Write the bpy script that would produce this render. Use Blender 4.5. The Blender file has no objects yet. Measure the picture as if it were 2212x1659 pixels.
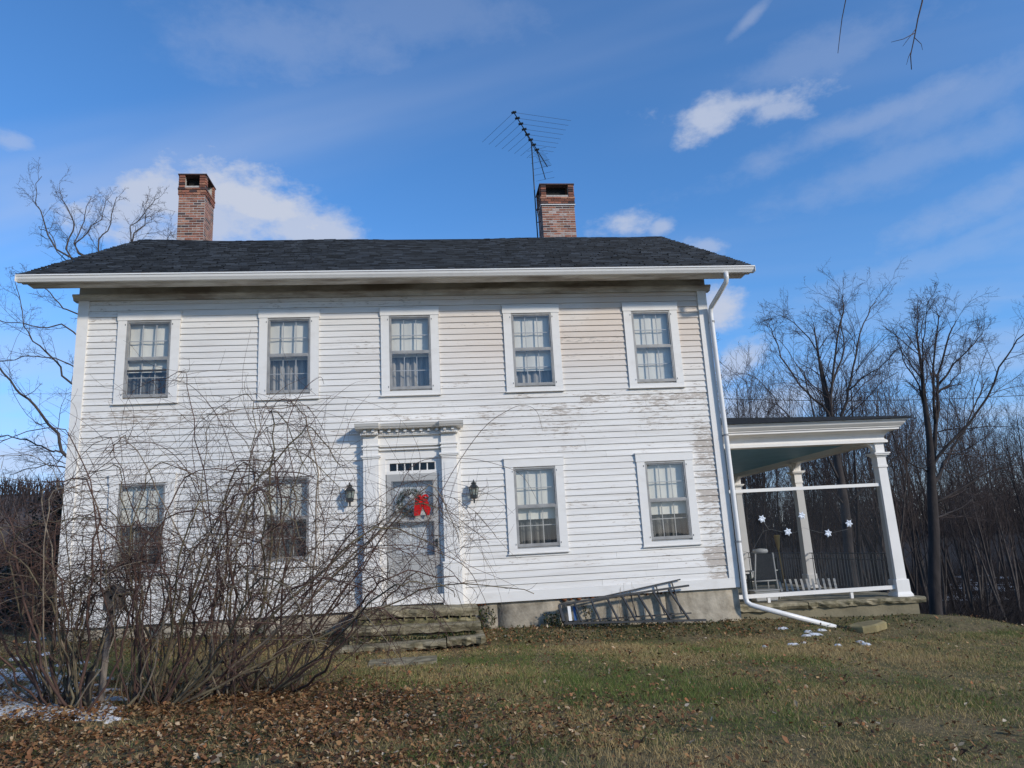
import bpy, math, random
import numpy as np
from mathutils import Vector, Matrix

# ------------------------------------------------------------------ camera
S = bpy.context.scene
COL = S.collection
CAM = np.array([.4527, -14.8696, 1.0267])
YAW, PITCH, ROLL, FPX = .1130, .2197, -.0548, 1581.1      # focal length for a 2212 px wide frame
_f = np.array([math.sin(YAW)*math.cos(PITCH), math.cos(YAW)*math.cos(PITCH), math.sin(PITCH)])
_r = np.array([math.cos(YAW), -math.sin(YAW), 0.]); _u = np.cross(_r, _f)
_R = math.cos(ROLL)*_r + math.sin(ROLL)*_u
_U = -math.sin(ROLL)*_r + math.cos(ROLL)*_u
cd = bpy.data.cameras.new('camera'); cam = bpy.data.objects.new('camera', cd); COL.objects.link(cam)
cd.sensor_width = 36; cd.lens = FPX/2212*36; cd.clip_end = 2000; cd.clip_start = .05
cam.matrix_world = Matrix(((_R[0], _U[0], -_f[0], CAM[0]), (_R[1], _U[1], -_f[1], CAM[1]),
                           (_R[2], _U[2], -_f[2], CAM[2]), (0, 0, 0, 1)))
S.camera = cam

def sight(x, y):           # direction in which the photograph shows a point
    return _f + _R*(x-1106)/FPX - _U*(y-829.5)/FPX
def onY(x, y, Y):
    d = sight(x, y); return CAM + d*(Y-CAM[1])/d[1]
def onX(x, y, X):
    d = sight(x, y); return CAM + d*(X-CAM[0])/d[0]

# ------------------------------------------------------------------ sun, sky, exposure
SUN_EL, SUN_AZ = math.radians(25), math.radians(45)      # azimuth: to the right of the facade's outward normal
sdir = Vector((math.cos(SUN_EL)*math.sin(SUN_AZ), -math.cos(SUN_EL)*math.cos(SUN_AZ), math.sin(SUN_EL)))
sl = bpy.data.lights.new('sun', 'SUN'); sl.energy = 3.08; sl.angle = math.radians(4); sl.color = (1, .93, .82)
so = bpy.data.objects.new('sun', sl); COL.objects.link(so); so.location = (20, -20, 30)
so.rotation_euler = sdir.to_track_quat('Z', 'Y').to_euler()
S.view_settings.view_transform = 'Standard'; S.view_settings.look = 'None'
S.view_settings.exposure = 0; S.view_settings.gamma = 1

W = bpy.data.worlds.new('World'); S.world = W; W.use_nodes = True
def build_world():
    nt = W.node_tree; N, Lk = nt.nodes, nt.links
    for n in list(N): N.remove(n)
    out = N.new('ShaderNodeOutputWorld'); bg = N.new('ShaderNodeBackground'); Lk.new(bg.outputs[0], out.inputs[0])
    sky = N.new('ShaderNodeTexSky'); sky.sky_type = 'NISHITA'; sky.sun_disc = False
    sky.sun_elevation = SUN_EL; sky.sun_rotation = math.pi - SUN_AZ
    sky.altitude = 200; sky.air_density = 1.0; sky.dust_density = .25; sky.ozone_density = 2.6
    bg.inputs[1].default_value = .11
    tc = N.new('ShaderNodeTexCoord'); D = tc.outputs['Generated']
    def math_(op, a, b=None, c=None):
        n = N.new('ShaderNodeMath'); n.operation = op
        for i, v in enumerate((a, b, c)):
            if v is None: continue
            if isinstance(v, (int, float)): n.inputs[i].default_value = v
            else: Lk.new(v, n.inputs[i])
        return n.outputs[0]
    def dot(v):
        n = N.new('ShaderNodeVectorMath'); n.operation = 'DOT_PRODUCT'; Lk.new(D, n.inputs[0]); n.inputs[1].default_value = tuple(v)
        return n.outputs['Value']
    def noise(scale, det=6, rough=.6, stretch=(1, 1, 1), rot=(0, 0, 0), dist=0., off=(0, 0, 0), vec=None, vt='POINT'):
        mp = N.new('ShaderNodeMapping'); mp.vector_type = vt; Lk.new(vec or D, mp.inputs[0]); mp.inputs['Scale'].default_value = stretch; mp.inputs['Rotation'].default_value = rot
        mp.inputs['Location'].default_value = off
        n = N.new('ShaderNodeTexNoise'); Lk.new(mp.outputs[0], n.inputs['Vector'])
        n.inputs['Scale'].default_value = scale; n.inputs['Detail'].default_value = det; n.inputs['Roughness'].default_value = rough; n.inputs['Distortion'].default_value = dist
        return n.outputs[0]
    def sstep(v, a, b, hi=1):
        n = N.new('ShaderNodeMapRange'); n.interpolation_type = 'SMOOTHSTEP'; Lk.new(v, n.inputs[0])
        n.inputs[1].default_value = a; n.inputs[2].default_value = b; n.inputs[3].default_value = 0; n.inputs[4].default_value = hi
        return n.outputs[0]
    nz = noise(15, 6, .64, (1, 1, 1.7)); nz2 = noise(6, 2, .55)
    wob = math_('ADD', math_('MULTIPLY', math_('SUBTRACT', nz, .5), 3.2), math_('MULTIPLY', math_('SUBTRACT', nz2, .5), 1.2))
    wob1 = math_('ADD', wob, 1.0); wobs = math_('MULTIPLY_ADD', wob, .62, 1.0)
    cl = None
    # small cumulus: direction, half width, half height (degrees), tilt, strength
    for (x, y, hw, hh, tilt, stg) in [(275, 462, 4.8, 2.2, .2, .85), (350, 436, 4.2, 2.0, .25, .9), (520, 425, 4.8, 2.0, -.3, 1.), (470, 470, 6.2, 2.6, 0, .85), (655, 500, 4.4, 1.5, -.1, .85), (430, 512, 9, 1.5, 0, .6),
                                      (1600, 225, 4.6, 1.0, -.05, .72), (1530, 252, 2.4, 1.4, .45, .8), (1670, 235, 2.2, .8, -.25, .6), (1345, 478, 1.8, .8, 0, .75), (1432, 490, .8, .5, 0, .6),
                                      (1530, 530, 1.5, .7, 0, .5), (1562, 668, 2.2, 1.4, .15, .95), (1605, 775, 2.4, 1.2, .5, .75), (28, 308, 1.4, .7, 0, .4), (60, 1000, 8, 2.0, 0, .7), (1640, 885, 5, 1.8, 0, .7)]:
        d = Vector(sight(x, y)).normalized(); rr = d.cross(Vector((0, 0, 1))).normalized(); uu = rr.cross(d)
        r2 = rr*math.cos(tilt)+uu*math.sin(tilt); u2 = uu*math.cos(tilt)-rr*math.sin(tilt)
        mp = N.new('ShaderNodeMapping'); mp.vector_type = 'TEXTURE'; Lk.new(D, mp.inputs[0])
        mp.inputs['Location'].default_value = d; mp.inputs['Rotation'].default_value = Matrix((r2, u2, r2.cross(u2))).transposed().to_euler()
        mp.inputs['Scale'].default_value = (math.radians(hw), math.radians(hh), .5)
        ln = N.new('ShaderNodeVectorMath'); ln.operation = 'LENGTH'; Lk.new(mp.outputs[0], ln.inputs[0])
        m = sstep(math_('SUBTRACT', wob1, ln.outputs['Value']), -.45, .85, stg)
        cl = m if cl is None else math_('MAXIMUM', cl, m)
    # thin cirrus on a high flat layer, streaks running up to the right
    sx = N.new('ShaderNodeSeparateXYZ'); Lk.new(D, sx.inputs[0])
    zz = math_('MAXIMUM', math_('ADD', sx.outputs[2], .12), .04)
    cx = N.new('ShaderNodeCombineXYZ'); Lk.new(math_('DIVIDE', sx.outputs[0], zz), cx.inputs[0]); Lk.new(math_('DIVIDE', sx.outputs[1], zz), cx.inputs[1])
    ci = noise(1.5, 4, .55, (4.0, 1, 1), (0, 0, math.radians(160)), .35, (2.3, .9, 0), vec=cx.outputs[0], vt='TEXTURE')
    cirrus = math_('MULTIPLY', sstep(ci, .40, .72), .44)
    ci2 = noise(.45, 2, .5, (1.6, 1, 1), (0, 0, math.radians(160)), .2, (3.1, 1.2, 0), vec=cx.outputs[0], vt='TEXTURE')
    cirrus = math_('MULTIPLY', cirrus, sstep(ci2, .30, .55))
    cl = math_('MAXIMUM', cl, cirrus)
    for (x, y, hw, hh, tilt, stg) in [(1900, 250, 13, 1.2, .10, .28), (2080, 205, 9, 1.8, .16, .2), (1980, 345, 13, 1.5, .05, .2), (2170, 420, 8, 1.6, .22, .26), (1980, 575, 13, 1.3, .14, .2), (2130, 500, 12, .8, .24, .18), (1615, 45, 2.4, .5, .55, .3), (640, 90, 9, 3.2, .1, .2), (900, 30, 12, 3., .0, .16), (1760, 130, 9, 1.8, .08, .2), (1850, 700, 14, 1.6, .08, .16)]:
        d = Vector(sight(x, y)).normalized(); rr = d.cross(Vector((0, 0, 1))).normalized(); uu = rr.cross(d)
        r2 = rr*math.cos(tilt)+uu*math.sin(tilt); u2 = uu*math.cos(tilt)-rr*math.sin(tilt)
        mp = N.new('ShaderNodeMapping'); mp.vector_type = 'TEXTURE'; Lk.new(D, mp.inputs[0])
        mp.inputs['Location'].default_value = d; mp.inputs['Rotation'].default_value = Matrix((r2, u2, r2.cross(u2))).transposed().to_euler()
        mp.inputs['Scale'].default_value = (math.radians(hw), math.radians(hh), .6)
        ln = N.new('ShaderNodeVectorMath'); ln.operation = 'LENGTH'; Lk.new(mp.outputs[0], ln.inputs[0])
        cl = math_('MAXIMUM', cl, sstep(math_('SUBTRACT', wobs, ln.outputs['Value']), -.3, 1.0, stg))
    tint = N.new('ShaderNodeMix'); tint.data_type = 'RGBA'; tint.blend_type = 'MULTIPLY'; tint.inputs[0].default_value = 1
    Lk.new(sky.outputs[0], tint.inputs[6])
    tm = N.new('ShaderNodeMix'); tm.data_type = 'RGBA'; tm.inputs[6].default_value = (.95, 1.02, 1.45, 1); tm.inputs[7].default_value = (.82, 1.40, 1.90, 1)
    Lk.new(sstep(sx.outputs[2], -.02, .32), tm.inputs[0]); Lk.new(tm.outputs[2], tint.inputs[7])
    mix = N.new('ShaderNodeMix'); mix.data_type = 'RGBA'; Lk.new(cl, mix.inputs[0]); Lk.new(tint.outputs[2], mix.inputs[6])
    mix.inputs[7].default_value = (5.0, 5.5, 6.7, 1)
    Lk.new(mix.outputs[2], bg.inputs[0])
build_world()
W.cycles.sampling_method = 'MANUAL'; W.cycles.sample_map_resolution = 256
S.cycles.max_bounces = 6; S.cycles.diffuse_bounces = 3; S.cycles.glossy_bounces = 3; S.cycles.transparent_max_bounces = 12; S.cycles.transmission_bounces = 3
S.cycles.sample_clamp_indirect = 4

# ------------------------------------------------------------------ helpers
rnd = random.Random(7)
def tag(o, label=None, cat=None, group=None, kind=None):
    if label: o['label'] = label
    if cat: o['category'] = cat
    if group: o['group'] = group
    if kind: o['kind'] = kind
    return o
def thing(name, label, cat, loc=(0, 0, 0), group=None):
    o = bpy.data.objects.new(name, None); o.empty_display_size = .2; COL.objects.link(o); o.location = loc
    return tag(o, label, cat, group)
def wloc(o):
    v = Vector((0, 0, 0))
    while o is not None: v += o.location; o = o.parent
    return v
def place(name, me, parent, world=(0, 0, 0), rot=None):
    o = bpy.data.objects.new(name, me); COL.objects.link(o)
    o.location = Vector(world)-wloc(parent)
    if rot: o.rotation_euler = rot
    if parent: o.parent = parent
    return o

class MB:
    def __init__(s): s.v = []; s.f = []
    def poly(s, *fs):
        for f in fs: s.f.append(f)
    def box(s, x0, x1, y0, y1, z0, z1):
        n = len(s.v)
        s.v += [(x0, y0, z0), (x1, y0, z0), (x1, y1, z0), (x0, y1, z0), (x0, y0, z1), (x1, y0, z1), (x1, y1, z1), (x0, y1, z1)]
        for f in ((0, 3, 2, 1), (4, 5, 6, 7), (0, 1, 5, 4), (1, 2, 6, 5), (2, 3, 7, 6), (3, 0, 4, 7)): s.f.append(tuple(i+n for i in f))
        return s
    def hexa(s, pts):                    # 8 corners ordered like box
        n = len(s.v); s.v += [tuple(p) for p in pts]
        for f in ((0, 3, 2, 1), (4, 5, 6, 7), (0, 1, 5, 4), (1, 2, 6, 5), (2, 3, 7, 6), (3, 0, 4, 7)): s.f.append(tuple(i+n for i in f))
        return s
    def bar(s, a, b, w, h, up=(0, 0, 1)):  # rectangular bar from a to b
        a, b = Vector(a), Vector(b); d = (b-a).normalized(); side = d.cross(Vector(up))
        side = Vector((1, 0, 0)) if side.length < 1e-4 else side.normalized(); u = side.cross(d)
        P = []
        for q in (-1, 1):
            pass
        for uu in (-1, 1):
            for (p, sd) in ((a, -1), (b, -1), (b, 1), (a, 1)):
                P.append(p+side*sd*w/2+u*uu*h/2)
        return s.hexa(P)
    def extrude(s, prof, axis, a0, a1):   # profile of 2D points in the two other axes, counterclockwise
        n = len(s.v); k = len(prof)
        for a in (a0, a1):
            for (p, q) in prof:
                s.v.append({'x': (a, p, q), 'y': (p, a, q), 'z': (p, q, a)}[axis])
        s.f.append(tuple(range(n+k-1, n-1, -1))); s.f.append(tuple(range(n+k, n+2*k)))
        for i in range(k):
            j = (i+1) % k; s.f.append((n+i, n+j, n+k+j, n+k+i))
        return s
    def tube(s, pts, rad, n=8, cap=True):
        pts = [Vector(p) for p in pts]; m = len(pts)
        if not isinstance(rad, (list, tuple)): rad = [rad]*m
        b = len(s.v); side = None
        for i, p in enumerate(pts):
            d = (pts[min(i+1, m-1)]-pts[max(i-1, 0)]).normalized()
            if side is None:
                side = d.orthogonal().normalized()
            else:
                side = (side-d*side.dot(d)).normalized()
            u = d.cross(side)
            for k in range(n):
                a = 2*math.pi*k/n; s.v.append(tuple(p+(side*math.cos(a)+u*math.sin(a))*rad[i]))
        for i in range(m-1):
            for k in range(n):
                k2 = (k+1) % n; s.f.append((b+i*n+k, b+i*n+k2, b+(i+1)*n+k2, b+(i+1)*n+k))
        if cap:
            s.f.append(tuple(b+k for k in range(n-1, -1, -1))); s.f.append(tuple(b+(m-1)*n+k for k in range(n)))
        return s
    def lathe(s, prof, c, n=12, a0=0.):
        b = len(s.v); m = len(prof)
        for (r, z) in prof:
            for k in range(n):
                a = a0+2*math.pi*k/n; s.v.append((c[0]+r*math.cos(a), c[1]+r*math.sin(a), c[2]+z))
        for i in range(m-1):
            for k in range(n):
                k2 = (k+1) % n; s.f.append((b+i*n+k, b+i*n+k2, b+(i+1)*n+k2, b+(i+1)*n+k))
        s.f.append(tuple(b+k for k in range(n-1, -1, -1))); s.f.append(tuple(b+(m-1)*n+k for k in range(n)))
        return s
    def mesh(s, name, mat, off=(0, 0, 0), smooth=False):
        me = bpy.data.meshes.new(name); o = Vector(off)
        me.from_pydata([(v[0]-o[0], v[1]-o[1], v[2]-o[2]) for v in s.v], [], s.f)
        me.materials.append(mat)
        if smooth: me.shade_smooth()
        me.update(); return me
    def build(s, name, mat, parent=None, smooth=False, bevel=0):
        o = bpy.data.objects.new(name, s.mesh(name, mat, wloc(parent) if parent else (0, 0, 0), smooth)); COL.objects.link(o)
        if parent: o.parent = parent
        if bevel:
            b = o.modifiers.new('bevel', 'BEVEL'); b.width = bevel; b.segments = 2; b.limit_method = 'ANGLE'
        return o

def np_mesh(name, V, F, mat, off=(0, 0, 0), smooth=False, col=None):
    V = np.asarray(V, np.float32)-np.asarray(off, np.float32); F = np.asarray(F, np.int32); k = F.shape[1]
    me = bpy.data.meshes.new(name); me.vertices.add(len(V)); me.vertices.foreach_set('co', V.ravel())
    me.loops.add(F.size); me.loops.foreach_set('vertex_index', F.ravel())
    me.polygons.add(len(F)); me.polygons.foreach_set('loop_start', np.arange(0, F.size, k, dtype=np.int32))
    me.polygons.foreach_set('loop_total', np.full(len(F), k, np.int32))
    if smooth: me.polygons.foreach_set('use_smooth', np.ones(len(F), bool))
    if col is not None:
        ca = me.color_attributes.new('tint', 'FLOAT_COLOR', 'POINT')
        ca.data.foreach_set('color', np.c_[col, np.ones(len(V))].astype(np.float32).ravel())
    me.materials.append(mat); me.update(calc_edges=True); me.validate(); return me

def tubes_np(polys, sides):
    """polys: list of (pts (n,3), radii (n)) -> V, quads; each tube a tapered open pipe"""
    Vs, Fs, base = [], [], 0
    ang = np.arange(sides)*2*np.pi/sides; ca, sa = np.cos(ang)[None, :, None], np.sin(ang)[None, :, None]
    for pts, rad in polys:
        pts = np.asarray(pts, float); n = len(pts)
        d = np.gradient(pts, axis=0); d /= np.linalg.norm(d, axis=1, keepdims=True)+1e-9
        ref = np.array([.31, .83, .12]) if abs(d[0] @ np.array([.31, .83, .12])) < .8 else np.array([.9, -.2, .3])
        s = np.cross(d, ref); s /= np.linalg.norm(s, axis=1, keepdims=True)+1e-9
        u = np.cross(d, s)
        ring = pts[:, None, :]+(s[:, None, :]*ca+u[:, None, :]*sa)*np.asarray(rad)[:, None, None]
        Vs.append(ring.reshape(-1, 3))
        i = np.arange(n-1)[:, None]*sides; k = np.arange(sides)[None, :]; k2 = (k+1) % sides
        Fs.append(np.stack([base+i+k, base+i+k2, base+i+sides+k2, base+i+sides+k], -1).reshape(-1, 4)); base += n*sides
    return np.concatenate(Vs), np.concatenate(Fs)

# ------------------------------------------------------------------ materials
def nodes(name):
    m = bpy.data.materials.new(name); m.use_nodes = True; nt = m.node_tree
    return m, nt, nt.nodes, nt.links, nt.nodes['Principled BSDF']
def mat(name, col, rough=.6, col2=None, scale=4., stretch=(1, 1, 1), spread=(.35, .65), metallic=0., spec=.35, rand=0., bump=0., bscale=None, bstretch=None, coat=0., detail=5.):
    """base colour, a second colour in noise patches, per-object brightness spread, bump"""
    m, nt, N, L, P = nodes(name)
    P.inputs['Roughness'].default_value = rough; P.inputs['Metallic'].default_value = metallic
    P.inputs['Specular IOR Level'].default_value = spec; P.inputs['Coat Weight'].default_value = coat
    geo = N.new('ShaderNodeNewGeometry')
    def nz(sc, st, det=detail):
        mp = N.new('ShaderNodeMapping'); mp.inputs['Scale'].default_value = st; L.new(geo.outputs['Position'], mp.inputs[0])
        n = N.new('ShaderNodeTexNoise'); n.inputs['Scale'].default_value = sc; n.inputs['Detail'].default_value = det; n.inputs['Roughness'].default_value = .6
        L.new(mp.outputs[0], n.inputs['Vector']); return n.outputs[0]
    mix = N.new('ShaderNodeMix'); mix.data_type = 'RGBA'
    mix.inputs[6].default_value = (*col, 1); mix.inputs[7].default_value = (*(col2 or tuple(c*.72 for c in col)), 1)
    mr = N.new('ShaderNodeMapRange'); mr.inputs[1].default_value, mr.inputs[2].default_value = spread
    L.new(nz(scale, stretch), mr.inputs[0]); L.new(mr.outputs[0], mix.inputs[0])
    c = mix.outputs[2]
    if rand:
        oi = N.new('ShaderNodeObjectInfo'); ms = N.new('ShaderNodeMapRange'); ms.inputs[3].default_value = 1-rand; ms.inputs[4].default_value = 1+rand*.6
        L.new(oi.outputs['Random'], ms.inputs[0]); vm = N.new('ShaderNodeVectorMath'); vm.operation = 'SCALE'; L.new(c, vm.inputs[0]); L.new(ms.outputs[0], vm.inputs['Scale']); c = vm.outputs[0]
    L.new(c, P.inputs['Base Color'])
    if bump:
        b = N.new('ShaderNodeBump'); b.inputs['Strength'].default_value = bump; b.inputs['Distance'].default_value = .02
        L.new(nz(bscale or scale*4, bstretch or stretch), b.inputs['Height']); L.new(b.outputs[0], P.inputs['Normal'])
    return m
def attr_mat(name, rough=.7, spec=.2, trans=0.):
    m, nt, N, L, P = nodes(name); a = N.new('ShaderNodeAttribute'); a.attribute_name = 'tint'
    L.new(a.outputs['Color'], P.inputs['Base Color']); P.inputs['Roughness'].default_value = rough; P.inputs['Specular IOR Level'].default_value = spec
    if trans:
        t = N.new('ShaderNodeBsdfTranslucent'); L.new(a.outputs['Color'], t.inputs[0]); mx = N.new('ShaderNodeMixShader'); mx.inputs[0].default_value = trans
        L.new(P.outputs[0], mx.inputs[1]); L.new(t.outputs[0], mx.inputs[2]); L.new(mx.outputs[0], N['Material Output'].inputs[0])
    return m
def glass_mat(name, tint=(1, 1, 1), refl=1., rough=.0, alpha=0., acol=(.02, .02, .02)):
    m, nt, N, L, P = nodes(name); N.remove(P)
    t = N.new('ShaderNodeBsdfTransparent'); t.inputs[0].default_value = (*tint, 1)
    g = N.new('ShaderNodeBsdfGlossy'); g.inputs['Roughness'].default_value = rough
    fr = N.new('ShaderNodeLayerWeight'); fr.inputs[0].default_value = .5          # Schlick reflectance, the same from both sides
    pw = N.new('ShaderNodeMath'); pw.operation = 'POWER'; L.new(fr.outputs['Facing'], pw.inputs[0]); pw.inputs[1].default_value = 5
    ma = N.new('ShaderNodeMath'); ma.operation = 'MULTIPLY_ADD'; L.new(pw.outputs[0], ma.inputs[0]); ma.inputs[1].default_value = .96; ma.inputs[2].default_value = .042
    k = N.new('ShaderNodeMath'); k.operation = 'MULTIPLY'; L.new(ma.outputs[0], k.inputs[0]); k.inputs[1].default_value = refl; k.use_clamp = True
    mx = N.new('ShaderNodeMixShader'); L.new(k.outputs[0], mx.inputs[0]); L.new(t.outputs[0], mx.inputs[1]); L.new(g.outputs[0], mx.inputs[2]); o = mx.outputs[0]
    if alpha:
        d = N.new('ShaderNodeBsdfDiffuse'); d.inputs[0].default_value = (*acol, 1); m2 = N.new('ShaderNodeMixShader'); m2.inputs[0].default_value = alpha
        L.new(o, m2.inputs[1]); L.new(d.outputs[0], m2.inputs[2]); o = m2.outputs[0]
    L.new(o, N['Material Output'].inputs[0]); return m

def siding_mat():
    """old white oil paint: dirt streaks along the boards, flaking down to grey wood in a belt and by the right corner"""
    m, nt, N, L, P = nodes('siding_paint')
    geo = N.new('ShaderNodeNewGeometry'); pos = geo.outputs['Position']
    sx = N.new('ShaderNodeSeparateXYZ'); L.new(pos, sx.inputs[0])
    def M(op, a, b=None):
        n = N.new('ShaderNodeMath'); n.operation = op
        for i, v in enumerate((a, b)):
            if v is None: continue
            if isinstance(v, (int, float)): n.inputs[i].default_value = v
            else: L.new(v, n.inputs[i])
        return n.outputs[0]
    def nz(sc, st, det=6, rough=.65, off=(0, 0, 0)):
        mp = N.new('ShaderNodeMapping'); mp.inputs['Scale'].default_value = st; mp.inputs['Location'].default_value = off; L.new(pos, mp.inputs[0])
        n = N.new('ShaderNodeTexNoise'); n.inputs['Scale'].default_value = sc; n.inputs['Detail'].default_value = det; n.inputs['Roughness'].default_value = rough
        L.new(mp.outputs[0], n.inputs['Vector']); return n.outputs[0]
    def ss(v, a, b, lo=0, hi=1):
        n = N.new('ShaderNodeMapRange'); n.interpolation_type = 'SMOOTHSTEP'; n.inputs[1].default_value = a; n.inputs[2].default_value = b; n.inputs[3].default_value = lo; n.inputs[4].default_value = hi
        L.new(v, n.inputs[0]); return n.outputs[0]
    X, Z = sx.outputs[0], sx.outputs[2]
    oi = N.new('ShaderNodeObjectInfo')
    belt = M('MULTIPLY', M('MULTIPLY', ss(Z, 3.0, 3.5), ss(Z, 4.35, 3.95)), ss(X, -1.5, 1.5, .35, 1))
    corner = M('MULTIPLY', M('MULTIPLY', ss(X, 5.75, 6.0), ss(Z, 4.6, 3.6)), 1.25)
    leftb = M('MULTIPLY', M('MULTIPLY', ss(Z, 3.6, 3.8), ss(Z, 4.2, 4.05)), ss(X, -4.2, -5.6, 0, .8))
    zone = M('MAXIMUM', M('MAXIMUM', belt, corner), leftb)
    fl = nz(5.5, (1, 1, 5), 8, .72); big = nz(.9, (1, 1, 1.6), 3, .5, (3, 0, 1))
    fl = M('ADD', fl, M('MULTIPLY', M('SUBTRACT', big, .5), .45)); fl = M('ADD', fl, M('MULTIPLY', M('SUBTRACT', oi.outputs['Random'], .5), .15))
    thr = M('ADD', fl, M('MULTIPLY', zone, .115))
    peel = ss(thr, .655, .70)
    worn = ss(thr, .57, .70, 0, .42)
    paint = N.new('ShaderNodeMix'); paint.data_type = 'RGBA'; paint.inputs[6].default_value = (.785, .745, .685, 1); paint.inputs[7].default_value = (.655, .61, .55, 1)
    streak = nz(1.6, (.5, 1, 9), 6, .6); L.new(ss(streak, .42, .72, 0, .8), paint.inputs[0])
    warm = N.new('ShaderNodeMix'); warm.data_type = 'RGBA'; L.new(paint.outputs[2], warm.inputs[6]); warm.inputs[7].default_value = (.66, .545, .44, 1)
    wst = M('MULTIPLY', M('MULTIPLY', ss(X, -2.5, 3.5), ss(Z, 3.9, 5.4)), ss(nz(.5, (1, 1, 1), 3, .5), .3, .6, .35, .85)); L.new(wst, warm.inputs[0])
    wn = N.new('ShaderNodeMix'); wn.data_type = 'RGBA'; L.new(worn, wn.inputs[0]); L.new(warm.outputs[2], wn.inputs[6]); wn.inputs[7].default_value = (.58, .51, .43, 1)
    wood = N.new('ShaderNodeMix'); wood.data_type = 'RGBA'; L.new(nz(14, (1, 1, 14), 5), wood.inputs[0]); wood.inputs[6].default_value = (.36, .31, .26, 1); wood.inputs[7].default_value = (.54, .47, .40, 1)
    pm = N.new('ShaderNodeMix'); pm.data_type = 'RGBA'; L.new(peel, pm.inputs[0]); L.new(wn.outputs[2], pm.inputs[6]); L.new(wood.outputs[2], pm.inputs[7])
    br = N.new('ShaderNodeVectorMath'); br.operation = 'SCALE'; L.new(pm.outputs[2], br.inputs[0]); L.new(M('ADD', M('MULTIPLY', oi.outputs['Random'], .1), .93), br.inputs['Scale'])
    L.new(br.outputs[0], P.inputs['Base Color']); P.inputs['Roughness'].default_value = .55; P.inputs['Specular IOR Level'].default_value = .3
    b = N.new('ShaderNodeBump'); b.inputs['Strength'].default_value = .25; b.inputs['Distance'].default_value = .01; L.new(M('SUBTRACT', nz(20, (1, 1, 6), 6), M('MULTIPLY', peel, .5)), b.inputs['Height']); L.new(b.outputs[0], P.inputs['Normal'])
    return m

M_SID = siding_mat()
M_TRIM = mat('trim_paint', (.785, .745, .685), .5, (.68, .63, .565), 2.2, (1, 1, 2), (.5, .85), bump=.12, bscale=30)
M_SOFFIT = mat('soffit_paint_shaded', (.70, .67, .61), .75, (.33, .28, .235), .8, (1, 3, 3), (.40, .62))  # stained old paint, colour also darkened for the shade under the eaves
M_GUTTER = mat('gutter_enamel', (.78, .745, .69), .32, (.68, .65, .60), 3, spread=(.5, .8), spec=.5)
M_PORCH = mat('porch_paint', (.80, .755, .69), .45, (.72, .68, .62), 2.0, spread=(.45, .8))
M_CEIL = mat('porch_ceiling_blue', (.22, .43, .56), .6, (.18, .36, .48), 2)
M_SHING = mat('asphalt_shingle', (.024, .030, .039), .85, (.010, .012, .016), 9, (1, 3, 3), (.3, .7), rand=0, bump=.4, bscale=60)
M_BRICK = mat('brick_red', (.35, .135, .08), .85, (.22, .09, .062), 18, rand=.45, bump=.3, bscale=60)
M_BRICK2 = mat('brick_tan', (.42, .21, .125), .85, (.28, .13, .09), 18, rand=.35, bump=.3, bscale=60)
M_BRICK3 = mat('brick_soot', (.12, .065, .055), .9, (.07, .05, .05), 18, rand=.3, bump=.3, bscale=60)
M_BRICKW = mat('brick_limed', (.47, .40, .36), .9, (.33, .19, .14), 14, rand=.2, bump=.3, bscale=60)
M_MORTAR = mat('mortar', (.52, .48, .43), .95, (.38, .35, .31), 12, bump=.4, bscale=50)
M_FLASH = mat('lead_flashing', (.50, .51, .52), .6, (.30, .31, .32), 6, metallic=.2)
M_SOOT_HOLE = mat('soot_hole_black', (.012, .012, .012), .95)
M_ALU = mat('aluminium_frame', (.36, .345, .32), .5, (.26, .25, .235), 6, metallic=.1, spec=.4)
M_ALU_D = mat('weathered_aluminium', (.07, .068, .066), .5, (.04, .04, .04), 8, metallic=.3, spec=.5)
M_SASH = mat('sash_paint', (.50, .475, .435), .5, (.38, .365, .335), 4)
M_SHADE = mat('roller_shade', (.76, .72, .62), .8, (.66, .63, .55), 1.5)
M_CURT = mat('sheer_curtain', (.15, .15, .14), .9, (.07, .07, .068), 9, (3, 3, .3))
M_CURT2 = mat('curtain_reflection_grey', (.42, .395, .35), .9, (.24, .225, .205), 7, (3, 3, .3))  # net curtain whose mid grey also stands in for reflections on the panes
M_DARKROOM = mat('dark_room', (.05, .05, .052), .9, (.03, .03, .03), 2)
M_GLASS = glass_mat('storm_glass', (.95, .955, .95), 2.0, .02)
M_GLASS2 = glass_mat('old_glass', (.93, .94, .93), 1.0, .0)
M_DOORGREY = mat('storm_door_grey', (.45, .435, .40), .5, (.39, .375, .35), 3)
M_DOOR = mat('door_paint', (.63, .63, .63), .5, (.56, .56, .56), 3)
M_STONE = mat('bluestone', (.36, .30, .195), .85, (.13, .11, .06), 4.5, (1, 1, 2), (.36, .62), detail=9., bump=.8, bscale=9, rand=.12)
M_STONE_M = mat('mossy_stone', (.33, .275, .15), .9, (.10, .095, .035), 6, spread=(.36, .6), detail=9., bump=.8, bscale=10, rand=.15)
M_FOUND = mat('foundation_stone', (.46, .395, .30), .9, (.22, .185, .135), 3.4, spread=(.36, .68), detail=9., bump=.6, bscale=14, rand=.12)
M_STUCCO = mat('porch_stucco', (.25, .21, .13), .9, (.16, .135, .085), 2.2, spread=(.35, .7), bump=.5, bscale=20)
M_RUST = mat('rusty_sealant', (.30, .10, .035), .9, (.14, .05, .025), 12)
M_IRON = mat('black_iron', (.018, .021, .022), .45, (.03, .035, .034), 8, spec=.5)
M_LGLASS = glass_mat('lantern_glass', (.8, .85, .8), 1.5, .05, .25, (.5, .55, .5))
M_RED = mat('red_velvet', (.66, .010, .010), .7, (.42, .008, .01), 9, spec=.2)
M_GREEN = mat('artificial_needles', (.022, .05, .03), .8, (.05, .08, .06), 20)
M_WIRE = mat('cable', (.02, .02, .02), .6)
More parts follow.
